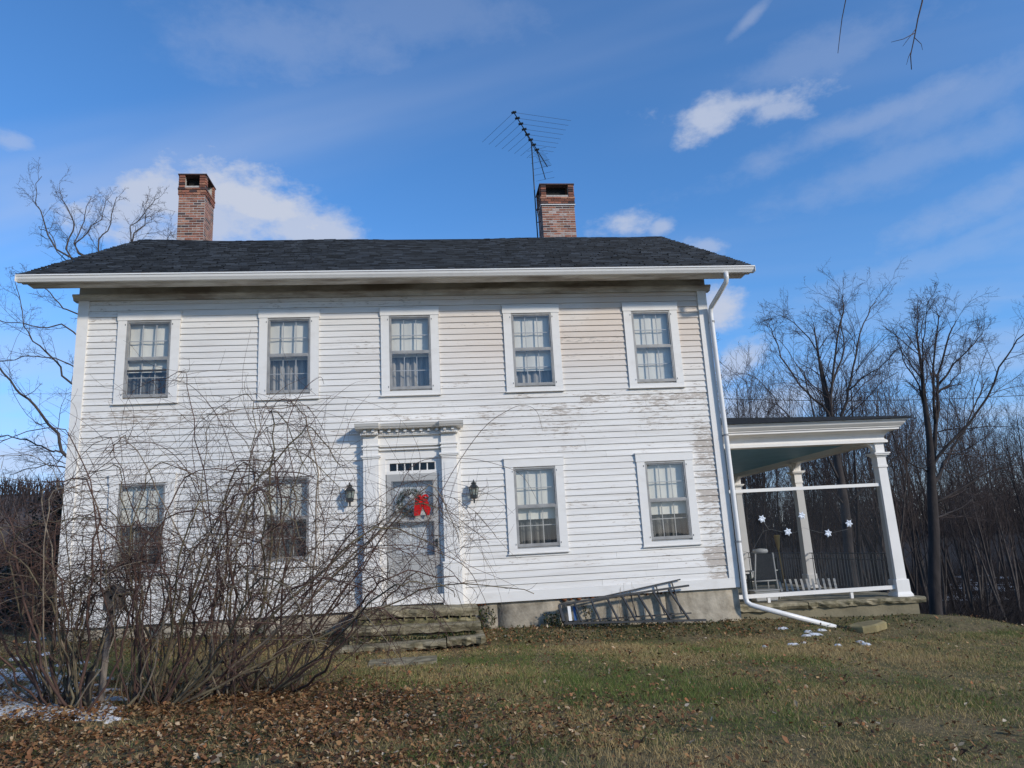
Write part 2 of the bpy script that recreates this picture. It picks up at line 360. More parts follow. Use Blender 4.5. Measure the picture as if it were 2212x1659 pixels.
M_WIREW = mat('pale_cable', (.16, .16, .155), .6)
M_ACRYL = mat('clear_acrylic', (.82, .85, .88), .25, (.68, .7, .74), 30, spec=.6)
M_SCREEN = glass_mat('insect_screen', (1, 1, 1), .0, .3, .34, (.035, .037, .04))
M_BARK = mat('bark_grey', (.10, .082, .070), .95, (.055, .045, .040), 5, (1, 1, .35), bump=.6, bscale=22)
M_BARKD = mat('bark_dark', (.050, .040, .036), .95, (.026, .022, .020), 5, (1, 1, .35), bump=.6, bscale=22)
M_TWIG = mat('twig', (.085, .062, .055), .9, (.05, .037, .033), 3)
M_TWIGR = mat('red_brown_twig', (.042, .031, .028), .9, (.024, .019, .018), 2.5)
M_VINE = mat('vine_stem', (.130, .072, .052), .85, (.060, .035, .029), 3, spread=(.3, .7))
M_VINEG = mat('old_stem', (.20, .16, .09), .85, (.075, .055, .040), 6, spread=(.3, .7), bump=.4, bscale=25)
M_VINET = mat('dry_tan_stem', (.30, .235, .165), .85, (.19, .15, .11), 4)
M_POST = mat('weathered_wood', (.27, .225, .185), .9, (.15, .12, .10), 9, (1, 1, .2), bump=.6, bscale=30)
M_POSTD = mat('rotten_wood', (.045, .035, .03), .95, (.025, .02, .018), 9, (1, 1, .2), bump=.6, bscale=30)
M_SNOW = mat('old_snow', (.74, .76, .79), .8, (.42, .41, .40), 14, bump=.5, bscale=18)
M_CAR = mat('dark_blue_car_paint', (.012, .022, .048), .25, (.010, .018, .042), 2, spec=.5, coat=.8)
M_CARGL = mat('car_glass', (.008, .009, .011), .05, (.012, .013, .015), 1, spec=.6)
M_TYRE = mat('tyre', (.015, .015, .015), .85)
M_RIM = mat('wheel_alloy', (.35, .35, .36), .35, metallic=.8)
M_LENS = mat('lamp_lens', (.62, .65, .68), .15, (.5, .5, .52), 6, spec=.6)
M_CHAIRW = mat('white_chair_frame', (.62, .60, .55), .45, (.62, .61, .57), 4)
M_CHAIRG = mat('green_resin', (.045, .075, .06), .5, (.03, .05, .045), 4)
M_SLING = mat('dark_sling', (.03, .035, .04), .8, (.05, .055, .06), 20)
M_STRAW = mat('broom_straw', (.40, .28, .10), .9, (.28, .19, .07), 12, (1, 1, .2))
M_LEAF = attr_mat('fallen_leaf', .75, .2, .15)
M_GRASS = attr_mat('grass_blade', .7, .2, .25)
M_IVY = attr_mat('ivy_leaf', .45, .35, .1)
M_EVER = attr_mat('evergreen_leaf', .5, .3, .1)
# ------------------------------------------------------------------ ground
def sst(v, a, b):
    t = np.clip((v-a)/(b-a), 0, 1); return t*t*(3-2*t)
def terrain(x, y):
    x = np.asarray(x, float); y = np.asarray(y, float)
    z = -.34-.036*(np.clip(x, -9, 14)+2.56)-.17*sst(-y, .1, 1.7)
    z = z+.02*np.sin(x*1.3+.4*y)*np.cos(y*.9+1)+.012*np.sin(3.1*x+2*y)
    s = np.clip(x+.3*y-10.7, 0, 60); z = z-np.where(s < 1.6, .12*s*s, .12*2.56+.384*(s-1.6))*1.0
    z = np.maximum(z, -4.6+.15*np.sin(x*.3)*np.cos(y*.27))
    z = z-.7*sst(-x, 9, 20)*sst(y, 2, 14)
    far = np.hypot(x-.5, y+5)
    z = z+sst(far, 70, 160)*3.0
    return z
def ground_mat():
    m, nt, N, L, P = nodes('lawn_soil')
    geo = N.new('ShaderNodeNewGeometry'); pos = geo.outputs['Position']; sx = N.new('ShaderNodeSeparateXYZ'); L.new(pos, sx.inputs[0])
    def nz(sc, det=5, r=.6, st=(1, 1, 1)):
        mp = N.new('ShaderNodeMapping'); mp.inputs['Scale'].default_value = st; L.new(pos, mp.inputs[0])
        n = N.new('ShaderNodeTexNoise'); n.inputs['Scale'].default_value = sc; n.inputs['Detail'].default_value = det; n.inputs['Roughness'].default_value = r; L.new(mp.outputs[0], n.inputs['Vector']); return n.outputs[0]
    def ss(v, a, b):
        n = N.new('ShaderNodeMapRange'); n.interpolation_type = 'SMOOTHSTEP'; n.inputs[1].default_value = a; n.inputs[2].default_value = b; L.new(v, n.inputs[0]); return n.outputs[0]
    def mix(f, a, b):
        n = N.new('ShaderNodeMix'); n.data_type = 'RGBA'; L.new(f, n.inputs[0])
        for i, c in ((6, a), (7, b)):
            if isinstance(c, tuple): n.inputs[i].default_value = (*c, 1)
            else: L.new(c, n.inputs[i])
        return n.outputs[2]
    c = mix(ss(nz(1.1), .38, .62), (.24, .18, .09), (.13, .12, .045))
    c = mix(ss(nz(14, 6, .7), .4, .7), c, (.09, .066, .038))
    w = N.new('ShaderNodeMath'); w.operation = 'MULTIPLY_ADD'; L.new(sx.outputs[1], w.inputs[0]); w.inputs[1].default_value = .3; L.new(sx.outputs[0], w.inputs[2])
    wood = mix(ss(nz(3, 8, .7), .35, .65), (.045, .034, .025), (.022, .017, .014))
    c = mix(ss(w.outputs[0], 11.2, 13.5), c, wood)
    c = mix(ss(sx.outputs[1], 12, 22), c, wood)
    L.new(c, P.inputs['Base Color']); P.inputs['Roughness'].default_value = .95; P.inputs['Specular IOR Level'].default_value = .15
    b = N.new('ShaderNodeBump'); b.inputs['Strength'].default_value = .9; b.inputs['Distance'].default_value = .05; L.new(nz(16, 8, .7), b.inputs['Height']); L.new(b.outputs[0], P.inputs['Normal'])
    return m
M_GROUND = ground_mat()
def grid_axis(c, fine, far, n):
    t = np.linspace(-1, 1, n); k = math.asinh(far/fine*4)
    return c+np.sinh(t*k)*fine/4
gx = grid_axis(1.5, 6, 700, 260); gy = grid_axis(-3, 6, 700, 260)
GX, GY = np.meshgrid(gx, gy); GZ = terrain(GX, GY)
gi = np.arange(260*260).reshape(260, 260)
F = np.stack([gi[:-1, :-1], gi[:-1, 1:], gi[1:, 1:], gi[1:, :-1]], -1).reshape(-1, 4)
tag(place('ground', np_mesh('ground', np.c_[GX.ravel(), GY.ravel(), GZ.ravel()], F, M_GROUND, smooth=True), None), kind='structure')

# ------------------------------------------------------------------ house
HW = 6.5527                                  # half width of the front
EXPO, Z_WT, Z_TOP = .129, .19, 6.34          # clapboard exposure, top of water table, underside of cornice
UP_T, UP_B, LO_T, LO_B = 5.9065, 4.3123, 2.6207, 1.0223
UX = [-5.169, -2.415, .046, 2.62, 5.246]; LX = [-5.13, -2.42, 2.496, 5.238]
SW = .43                                     # half width of a storm window
house = thing('farmhouse', 'old two-storey white clapboard farmhouse with dark gable roof and two brick chimneys', 'house', (0, 0, -.5))

# openings: window and door
openings = [(x-SW, x+SW, UP_B, UP_T) for x in UX]+[(x-SW, x+SW, LO_B, LO_T) for x in LX]+[(-.52, .58, .1, 2.9)]
def wall_with_holes(b, holes, x0, x1, z0, z1, y0, y1):
    xs = sorted({x0, x1, *[h[0] for h in holes], *[h[1] for h in holes]}); zs = sorted({z0, z1, *[h[2] for h in holes], *[h[3] for h in holes]})
    for j in range(len(zs)-1):
        run = None
        for i in range(len(xs)):
            solid = i < len(xs)-1 and not any(h[0] <= xs[i] and xs[i+1] <= h[1] and h[2] <= zs[j] and zs[j+1] <= h[3] for h in holes)
            if solid and run is None: run = xs[i]
            if not solid and run is not None: b.box(run, xs[i], y0, y1, zs[j], zs[j+1]); run = None
b = MB(); wall_with_holes(b, openings, -HW+.01, HW-.01, 0, 6.45, .005, .14); b.build('wall', M_TRIM, house)
b = MB(); b.box(-HW+.01, HW-.01, 9.3, 9.42, 0, 6.45); b.build('wall', M_TRIM, house)
for s in (-1, 1):                            # gable ends
    b = MB(); x0, x1 = (s*(HW-.012), s*(HW-.14)); x0, x1 = min(x0, x1), max(x0, x1)
    b.extrude([(.141, 0), (9.299, 0), (9.299, 6.5), (4.7, 9.2), (.141, 6.5)], 'x', x0, x1); b.build('gable_wall', M_SID, house)
b = MB(); b.box(-HW+.15, HW-.15, .16, 9.28, 3.05, 3.2); b.box(-HW+.15, HW-.15, .16, 9.28, -.2, -.05); b.build('floor', M_DARKROOM, house)

# clapboards, one object for each board
casings = [(x-SW-.185, x+SW+.185, UP_B-.13, UP_T+.19) for x in UX]+[(x-SW-.185, x+SW+.185, LO_B-.13, LO_T+.19) for x in LX]+[(-1.0, 1.0, 0, 3.56)]
r2 = random.Random(3); z = Z_WT; row = 0
while z < Z_TOP-.02:
    z1 = min(z+EXPO, Z_TOP)
    cuts = [(-HW+.205, HW-.205)]
    for c in casings:
        ov = min(z1, c[3])-max(z, c[2])
        if ov > .6*(z1-z):
            new = []
            for a, e in cuts:
                if c[1] <= a or c[0] >= e: new.append((a, e)); continue
                if c[0]-a > .03: new.append((a, c[0]+.012))
                if e-c[1] > .03: new.append((c[1]-.012, e))
            cuts = new
    for a, e in cuts:
        segs = [a]
        while e-segs[-1] > 5.2:
            nx = segs[-1]+r2.uniform(2.6, 4.8)
            if e-nx < 1: break
            segs.append(nx)
        segs.append(e)
        for i in range(len(segs)-1):
            p, q = segs[i]+(.0015 if i else 0), segs[i+1]-(.0015 if i < len(segs)-2 else 0)
            sag = r2.uniform(-.0025, .0025); lip = r2.uniform(-.031, -.026); k = z1+.012
            bb = MB(); bb.hexa([(p, lip, z+sag), (q, lip, z-sag*.5), (q, .004, z-sag*.5), (p, .004, z+sag), (p, -.005, k), (q, -.005, k), (q, .004, k), (p, .004, k)])
            bb.build('clapboard', M_SID, house)
    z += EXPO; row += 1
b = MB(); b.box(-HW, -1.0, -.048, .004, 0, Z_WT); b.box(1.0, HW, -.048, .004, 0, Z_WT)
b.build('water_table', M_TRIM, house)
for s in (-1, 1):
    b = MB(); x0, x1 = sorted((s*HW, s*(HW-.205))); b.box(x0, x1, -.05, .139, Z_WT+.002, Z_TOP-.002); b.build('corner_board', M_TRIM, house)

# ---- windows
def window(xc, zb, zt, shade, lower_dark=True, raised=False, seed=0):
    w = SW; h = zt-zb; zm = zb+h*.5
    c = MB()                                 # casing: sides, head, sill
    for s in (-1, 1):
        a, e = sorted((xc+s*w, xc+s*(w+.17))); c.box(a, e, -.052, .003, zb-.03, zt-.001)
        c.box(*sorted((xc+s*(w-.005), xc+s*(w+.002))), -.03, .16, zb, zt)
    c.box(xc-w-.185, xc+w+.185, -.062, .003, zt, zt+.165); c.box(xc-w-.195, xc+w+.195, -.075, .003, zt+.166, zt+.185)
    c.box(xc-w-.17, xc+w+.17, -.050, .003, zb-.115, zb-.031); c.box(xc-w-.19, xc+w+.19, -.072, .003, zb-.135, zb-.116)
    win = c.build('window', M_TRIM, house)
    s = MB(); t = .032                       # storm frame
    y0, y1 = -.045, -.012
    s.box(xc-w+.003, xc-w+t, y0, y1, zb+.003, zt-.012); s.box(xc+w-t, xc+w-.003, y0, y1, zb+.003, zt-.012)
    s.box(xc-w+t, xc+w-t, y0, y1, zt-.012-t, zt-.012); s.box(xc-w+t, xc+w-t, y0, y1, zb+.003, zb+.003+t*1.3)
    s.build('storm_frame', M_ALU, win)
    m = MB(); m.box(xc-w+t, xc+w-t, -.041, -.014, zm-.014, zm+.016); m.build('meeting_rail', M_ALU, win)
    for (z0, z1, yy) in ((zm+.016, zt-.012-t, -.022), (zb+.003+t*1.3, zm-.014, -.032)):
        f = MB(); g = .02                    # sliding panel and its pane
        f.box(xc-w+t, xc-w+t+g, yy-.007, yy+.007, z0, z1); f.box(xc+w-t-g, xc+w-t, yy-.007, yy+.007, z0, z1)
        f.box(xc-w+t+g, xc+w-t-g, yy-.007, yy+.007, z0, z0+g); f.box(xc-w+t+g, xc+w-t-g, yy-.007, yy+.007, z1-g, z1)
        f.build('storm_sash', M_ALU, win)
        p = MB(); j = .002*math.sin(seed*2.3+z0); p.v = [(xc-w+t+g, yy+j, z0+g), (xc+w-t-g, yy-j, z0+g), (xc+w-t-g, yy+j*.5, z1-g), (xc-w+t+g, yy, z1-g)]; p.f = [(0, 1, 2, 3)]
        p.build('pane', M_GLASS, win)
    if raised:
        m = MB(); m.box(xc-w+t, xc+w-t, -.038, -.020, zb+h*.33, zb+h*.355); m.build('raised_sash_rail', M_ALU_D, win)
    for (z0, z1, yy) in ((zm-.02, zt-.03, .004), (zb+.02, zm+.02, .036)):
        f = MB(); g = .034
        f.box(xc-w+.01, xc-w+.01+g, yy, yy+.03, z0, z1); f.box(xc+w-.01-g, xc+w-.01, yy, yy+.03, z0, z1)
        f.box(xc-w+.01+g, xc+w-.01-g, yy, yy+.03, z0, z0+g); f.box(xc-w+.01+g, xc+w-.01-g, yy, yy+.03, z1-g, z1)
        f.build('sash', M_SASH, win)
        iw = 2*w-.02-2*g
        for k in (1, 2):
            xx = xc-w+.01+g+iw*k/3; q = MB(); q.box(xx-.0075, xx+.0075, yy+.004, yy+.026, z0+g, z1-g); q.build('muntin', M_SASH, win)
        zz = (z0+z1)/2; q = MB(); q.box(xc-w+.01+g, xc+w-.01-g, yy+.006, yy+.024, zz-.0075, zz+.0075); q.build('muntin', M_SASH, win)
    zs = zt-shade*h
    rr = random.Random(seed); sh = MB(); n = 18
    for i in range(n):
        for zz in (zs, zt-.02):
            sh.v.append((xc-w+.03+(2*w-.06)*i/(n-1), .085+.006*math.sin(i*.9+seed)+(.03*(zt-zz)/h if zz < zt-.1 else 0), zz))
    sh.f = [(2*i, 2*i+2, 2*i+3, 2*i+1) for i in range(n-1)]; sh.build('roller_shade', M_SHADE, win, True)
    cu = MB(); n = 40
    for i in range(n):
        gap = 0
        for zz in (zb, zs+.05):
            cu.v.append((xc-w+.0+(2*w)*i/(n-1), .20+.028*math.sin(i*.95+seed)+.012*math.sin(i*2.3+seed), zz))
    cu.f = [(2*i, 2*i+2, 2*i+3, 2*i+1) for i in range(n-1)]; cu.build('curtain', {0: M_SHADE, 1: M_CURT, 2: M_CURT2}[int(lower_dark)], win, True)
    for sx in (-1, 1):                       # turn buttons that hold the storm sash
        for zz in (zb+.06, zt-.09):
            q = MB(); q.box(xc+sx*(w+.025)-.005, xc+sx*(w+.025)+.005, -.060, -.0525, zz-.016, zz+.016); q.build('turn_button', M_ALU_D, win)
    return win
for i, x in enumerate(UX): window(x, UP_B, UP_T, (.66, .55, .55, .78, 1.0)[i], (1, 2, 2, 2, 0)[i], i == 0, i)
for i, x in enumerate(LX): window(x, LO_B, LO_T, (.5, .55, .66, .68)[i], True, False, 10+i)

# ---- entrance
sur = MB()                                   # flat backing of the surround
sur.box(-1.0, -.50, -.06, .004, .0, 3.54); sur.box(.55, 1.0, -.06, .004, 0, 3.54); sur.box(-.50, .55, -.06, .004, 2.885, 3.54)
sur = sur.build('door_surround', M_TRIM, house)
for s, xa in ((-1, -.93), (1, .62)):
    p = MB(); x0, x1 = xa, xa+.30
    p.box(x0, x1, -0.155, -.061, .82, 2.90)                                       # shaft
    p.box(x0+.05, x1-.05, -.163, -.1555, 1.0, 2.78)
    p.box(x0-.03, x1+.03, -0.182, -.061, .07, .80); p.box(x0-.045, x1+.045, -0.193, -.061, .80, .835)   # plinth block
    p.box(x0-.045, x1+.045, -0.193, -.061, .02, .069)
    p.box(x0-.02, x1+.02, -0.172, -.061, 2.90, 2.93); p.box(x0-.045, x1+.045, -0.189, -.061, 2.93, 2.965)  # necking and cap
    p.box(x0, x1, -0.162, -.061, 2.965, 3.36)
    p.box(x0-.02, x1+.02, -0.176, -.061, 3.07, 3.10); p.box(x0-.03, x1+.03, -0.186, -.061, 3.14, 3.17)
    p.build('pilaster', M_TRIM, sur)
e = MB(); e.box(-.63, .62, -.12, -.061, 3.06, 3.09); e.box(-.63, .62, -.14, -.061, 3.13, 3.16); e.box(-.63, .62, -.105, -.061, 3.17, 3.345); e.build('frieze', M_TRIM, sur)
k = MB(); prof = [(-.062, 3.47), (-.20, 3.47), (-.30, 3.475), (-.32, 3.50), (-.335, 3.51), (-.36, 3.55), (-.37, 3.56), (-.37, 3.575), (-.062, 3.585)][::-1]
k.extrude(prof, 'x', -.62, .61)
prof2 = [(p-(.07 if p < -.1 else 0), q+.001) for p, q in prof]
for x0, x1 in ((-1.07, -.60), (.59, 1.07)): k.extrude(prof2, 'x', x0, x1)
k.build('cornice', M_TRIM, sur)
b = MB(); b.box(-.63, .62, -.17, -.061, 3.345, 3.40); b.box(-.97, -.6305, -.25, -.061, 3.361, 3.405); b.box(.6205, .96, -.25, -.061, 3.361, 3.405)
b.box(-.63, .62, -.15, -.061, 3.401, 3.468); b.box(-.95, -.6305, -.23, -.061, 3.406, 3.468); b.box(.6205, .94, -.23, -.061, 3.406, 3.468); b.build('bed_moulding', M_TRIM, sur)
for i in range(12):                          # big dentils
    xx = -.88+i*.158; yy = -.30 if abs(xx+.01) > .62 else -.235
    d = MB(); d.box(xx-.028, xx+.028, yy, yy+.075, 3.41, 3.467); d.build('dentil', M_TRIM, sur)
b = MB()
for i in range(58):
    xx = -.93+i*.0325; yy = -.265 if abs(xx+.01) > .62 else -.185
    b.box(xx-.009, xx+.009, yy, yy+.02, 3.365, 3.395)
b.build('small_dentils', M_TRIM, sur)['kind'] = 'stuff'
tr = MB(); tr.box(-.50, .55, -.045, .06, 2.58, 2.645); tr.box(-.50, -.42, -.035, .06, 2.645, 2.885); tr.box(.48, .55, -.035, .06, 2.645, 2.885); tr.box(-.42, .48, -.035, .06, 2.80, 2.885)
tr = tr.build('transom_window', M_TRIM, house)
for i in range(6):
    x0 = -.42+i*.15; p = MB(); p.v = [(x0, .02, 2.645), (x0+.15, .02, 2.645), (x0+.15, .02, 2.80), (x0, .02, 2.80)]; p.f = [(0, 1, 2, 3)]; p.build('pane', M_GLASS2, tr)
    if i: q = MB(); q.box(x0-.012, x0+.012, -.01, .045, 2.645, 2.80); q.build('muntin', M_TRIM, tr)
th = MB(); th.box(-.52, .57, -.16, .12, .075, .235); th.build('threshold', M_TRIM, house)
dr = MB(); x0, x1, z0, z1 = -.485, .545, .236, 2.578                         # storm door
dr.box(x0, x0+.10, -.055, -.02, z0, z1); dr.box(x1-.10, x1, -.055, -.02, z0, z1); dr.box(x0+.10, x1-.10, -.055, -.02, z1-.13, z1)
dr.box(x0+.10, x1-.10, -.056, -.02, 1.64, 1.73); dr.box(x0+.10, x1-.10, -.056, -.02, .86, .96); dr.box(x0+.10, x1-.10, -.056, -.02, z0, z0+.12); dr.box(x0+.10, x1-.10, -.045, -.03, z0+.12, .86)
dr = dr.build('storm_door', M_DOORGREY, house)
for (a, c) in ((1.73, z1-.13), (.96, 1.64)):
    f = MB(); f.box(x0+.10, x0+.118, -.062, -.0565, a, c); f.box(x1-.118, x1-.10, -.062, -.0565, a, c); f.box(x0+.118, x1-.118, -.062, -.0565, c-.018, c); f.box(x0+.118, x1-.118, -.062, -.0565, a, a+.018); f.build('pane_frame', M_ALU, dr)
    p = MB(); p.v = [(x0+.10, -.04, a), (x1-.10, -.04, a), (x1-.10, -.04, c), (x0+.10, -.04, c)]; p.f = [(0, 1, 2, 3)]; p.build('pane', M_GLASS, dr)
h = MB(); h.box(x1-.085, x1-.045, -.075, -.0555, 1.12, 1.28); h.tube([(x1-.065, -.08, 1.24), (x1-.065, -.11, 1.24), (x1-.14, -.11, 1.235)], .012, 8); h.build('handle', M_IRON, dr)
dd = MB(); dd.box(-.50, .56, .10, .14, .236, 2.579); dd = dd.build('door', M_DOOR, house)
for (a, c) in ((.40, .85), (1.0, 1.62), (1.74, 2.38)):
    for (xa, xb) in ((-.36, -.02), (.08, .42)):
        p = MB(); p.hexa([(xa, .0995, a), (xb, .0995, a), (xb, .099, a), (xa, .099, a), (xa, .0995, c), (xb, .0995, c), (xb, .099, c), (xa, .099, c)])
        p.v = []; p.f = []
        for (o, yy) in ((0, .0995), (.03, .085), (.05, .085)):
            p.v += [(xa+o, yy, a+o), (xb-o, yy, a+o), (xb-o, yy, c-o), (xa+o, yy, c-o)]
        for r_ in (0, 4):
            for i in range(4): p.f.append((r_+i, r_+(i+1) % 4, r_+4+(i+1) % 4, r_+4+i))
        p.f.append((8, 9, 10, 11)); p.build('door_panel', M_DOOR, dd)

# ---- cornice, gutter, downspout
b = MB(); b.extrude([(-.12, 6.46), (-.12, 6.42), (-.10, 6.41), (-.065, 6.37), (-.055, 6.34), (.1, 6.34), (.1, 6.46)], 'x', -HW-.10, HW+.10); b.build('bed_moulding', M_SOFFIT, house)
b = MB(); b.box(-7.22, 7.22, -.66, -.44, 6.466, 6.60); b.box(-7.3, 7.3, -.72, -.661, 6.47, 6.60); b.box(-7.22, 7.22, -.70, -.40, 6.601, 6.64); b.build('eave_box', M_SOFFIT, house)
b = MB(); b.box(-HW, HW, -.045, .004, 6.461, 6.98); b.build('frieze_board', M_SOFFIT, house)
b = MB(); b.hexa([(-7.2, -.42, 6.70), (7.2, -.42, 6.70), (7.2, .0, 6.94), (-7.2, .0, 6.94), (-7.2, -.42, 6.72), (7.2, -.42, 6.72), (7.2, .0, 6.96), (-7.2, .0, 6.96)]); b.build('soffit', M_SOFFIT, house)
for s in (-1, 1):
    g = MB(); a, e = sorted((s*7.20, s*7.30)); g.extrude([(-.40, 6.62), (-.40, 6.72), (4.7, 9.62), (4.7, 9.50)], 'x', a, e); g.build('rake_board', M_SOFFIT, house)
gp = [(-.725, 6.60), (-.725, 6.475), (-.80, 6.475), (-.815, 6.50), (-.835, 6.53), (-.845, 6.575), (-.86, 6.58), (-.86, 6.605), (-.845, 6.605), (-.84, 6.585), (-.825, 6.54), (-.80, 6.49), (-.74, 6.485), (-.738, 6.60)]
g = MB(); g.extrude(gp[::-1], 'x', -7.35, 7.37); g = g.build('gutter', M_GUTTER, house)
c = MB(); c.box(-7.356, -7.349, -.86, -.725, 6.476, 6.604); c.box(7.369, 7.376, -.86, -.725, 6.476, 6.604); c.build('end_cap', M_GUTTER, g)
DS = [(6.74, -.79, 6.475), (6.74, -.79, 6.36), (6.735, -.75, 6.27), (6.66, -.42, 6.08), (6.60, -.16, 5.93), (6.585, -.125, 5.87), (6.58, -.12, 5.75), (6.60, -.12, 3.), (6.605, -.12, -.20), (6.62, -.13, -.29), (6.68, -.16, -.345), (6.80, -.21, -.39), (8.18, -.75, -.84)]
d = MB(); d.tube(DS, .052, 12); d = d.build('downspout', M_GUTTER, house, True)
for zz in (5.6, 3.1, .9): q = MB(); q.tube([(6.592+.003*(5.6-zz), -.12, zz-.02), (6.592+.003*(5.6-zz), -.12, zz+.02)], .056, 12); q.box(6.54, 6.65, -.07, -.04, zz-.018, zz+.018); q.build('strap', M_ALU, d)
q = MB(); q.tube([(8.10, -.718, -.814), (8.24, -.773, -.86)], .056, 12, False); q.tube([(8.1, -.718, -.814), (8.245, -.775, -.861)], .047, 12, True); q.build('outlet_collar', M_SOOT_HOLE, d)  # black end plug stands for the shade inside the pipe mouth

# ---- roof
YE, ZE, YR, ZR = -.80, 6.615, 4.72, 9.76
def roof_pt(x, t, lift=0.):                  # t: 0 at the eave, 1 at the ridge
    sag = -.05*math.sin(math.pi*(x+7.4)/14.8)*t-.02*math.sin(x*1.1+.7)*t
    return Vector((x, YE+(YR-YE)*t, ZE+(ZR-ZE)*t+sag))+Vector((0, -.495, .869))*lift
b = MB()
for (ya, za, yb, zb) in ((YE+.02, ZE, YR, ZR-.02), (YR, ZR-.02, 2*YR-YE, ZE)):
    b.hexa([(-7.33, ya, za-.05), (7.33, ya, za-.05), (7.33, yb, zb-.12), (-7.33, yb, zb-.12), (-7.33, ya, za-.005), (7.33, ya, za-.005), (7.33, yb, zb-.06), (-7.33, yb, zb-.06)])
roof = b.build('roof', M_SHING, house)
NC = 46; Vq, Fq, Cq = [], [], []; r2 = random.Random(11); LEN = math.hypot(YR-YE, ZR-ZE)
for c in range(NC):
    t0 = c/NC-.004; t1 = (c+1.35)/NC; x = -7.36+r2.uniform(-.1, 0)
    while x < 7.36:
        w = r2.uniform(.14, .34); xa, xb = max(x, -7.36), min(x+w, 7.36); x += w
        if xb-xa < .01: continue
        th = r2.uniform(.008, .034); tt = t0+r2.uniform(-.003, .002); n = len(Vq)
        for (xx, t, l) in ((xa+.003, tt, 0), (xb-.003, tt, 0), (xb-.003, tt, th+.006), (xa+.003, tt, th+.006), (xb-.003, min(t1, 1.003), .002), (xa+.003, min(t1, 1.003), .002)):
            Vq.append(tuple(roof_pt(xx, t, l)))
        Fq += [(n, n+1, n+2, n+3), (n+3, n+2, n+4, n+5)]; k = r2.choice((.45, .7, .9, 1., 1.25, 1.7))*r2.uniform(.85, 1.15); Cq += [(.026*k, .031*k, .038*k)]*6
x = -7.36
while x < 7.36:                              # ridge caps
    n = len(Vq); th = r2.uniform(.02, .035)
    for xx in (x, min(x+.17, 7.36)):
        p = roof_pt(xx, 1); Vq += [(xx, YR-.15, p.z-.085+th), (xx, YR, p.z+th), (xx, YR+.15, p.z-.085+th)]
    Fq += [(n, n+3, n+4, n+1), (n+1, n+4, n+5, n+2)]; x += .15; k = r2.uniform(.6, 1.3); Cq += [(.026*k, .031*k, .038*k)]*6
me = np_mesh('shingles', Vq, Fq, attr_mat('tinted_shingle', .8, .3), wloc(house), False, np.array(Cq)); o = place('shingles', me, roof, wloc(house)); o['kind'] = 'stuff'
o = MB(); o.extrude([(YE, ZE-.04), (YE+.05, ZE-.06), (YE+.05, ZE+.01), (YE, ZE+.012)], 'x', -7.34, 7.34); o.build('drip_edge', M_SHING, roof)

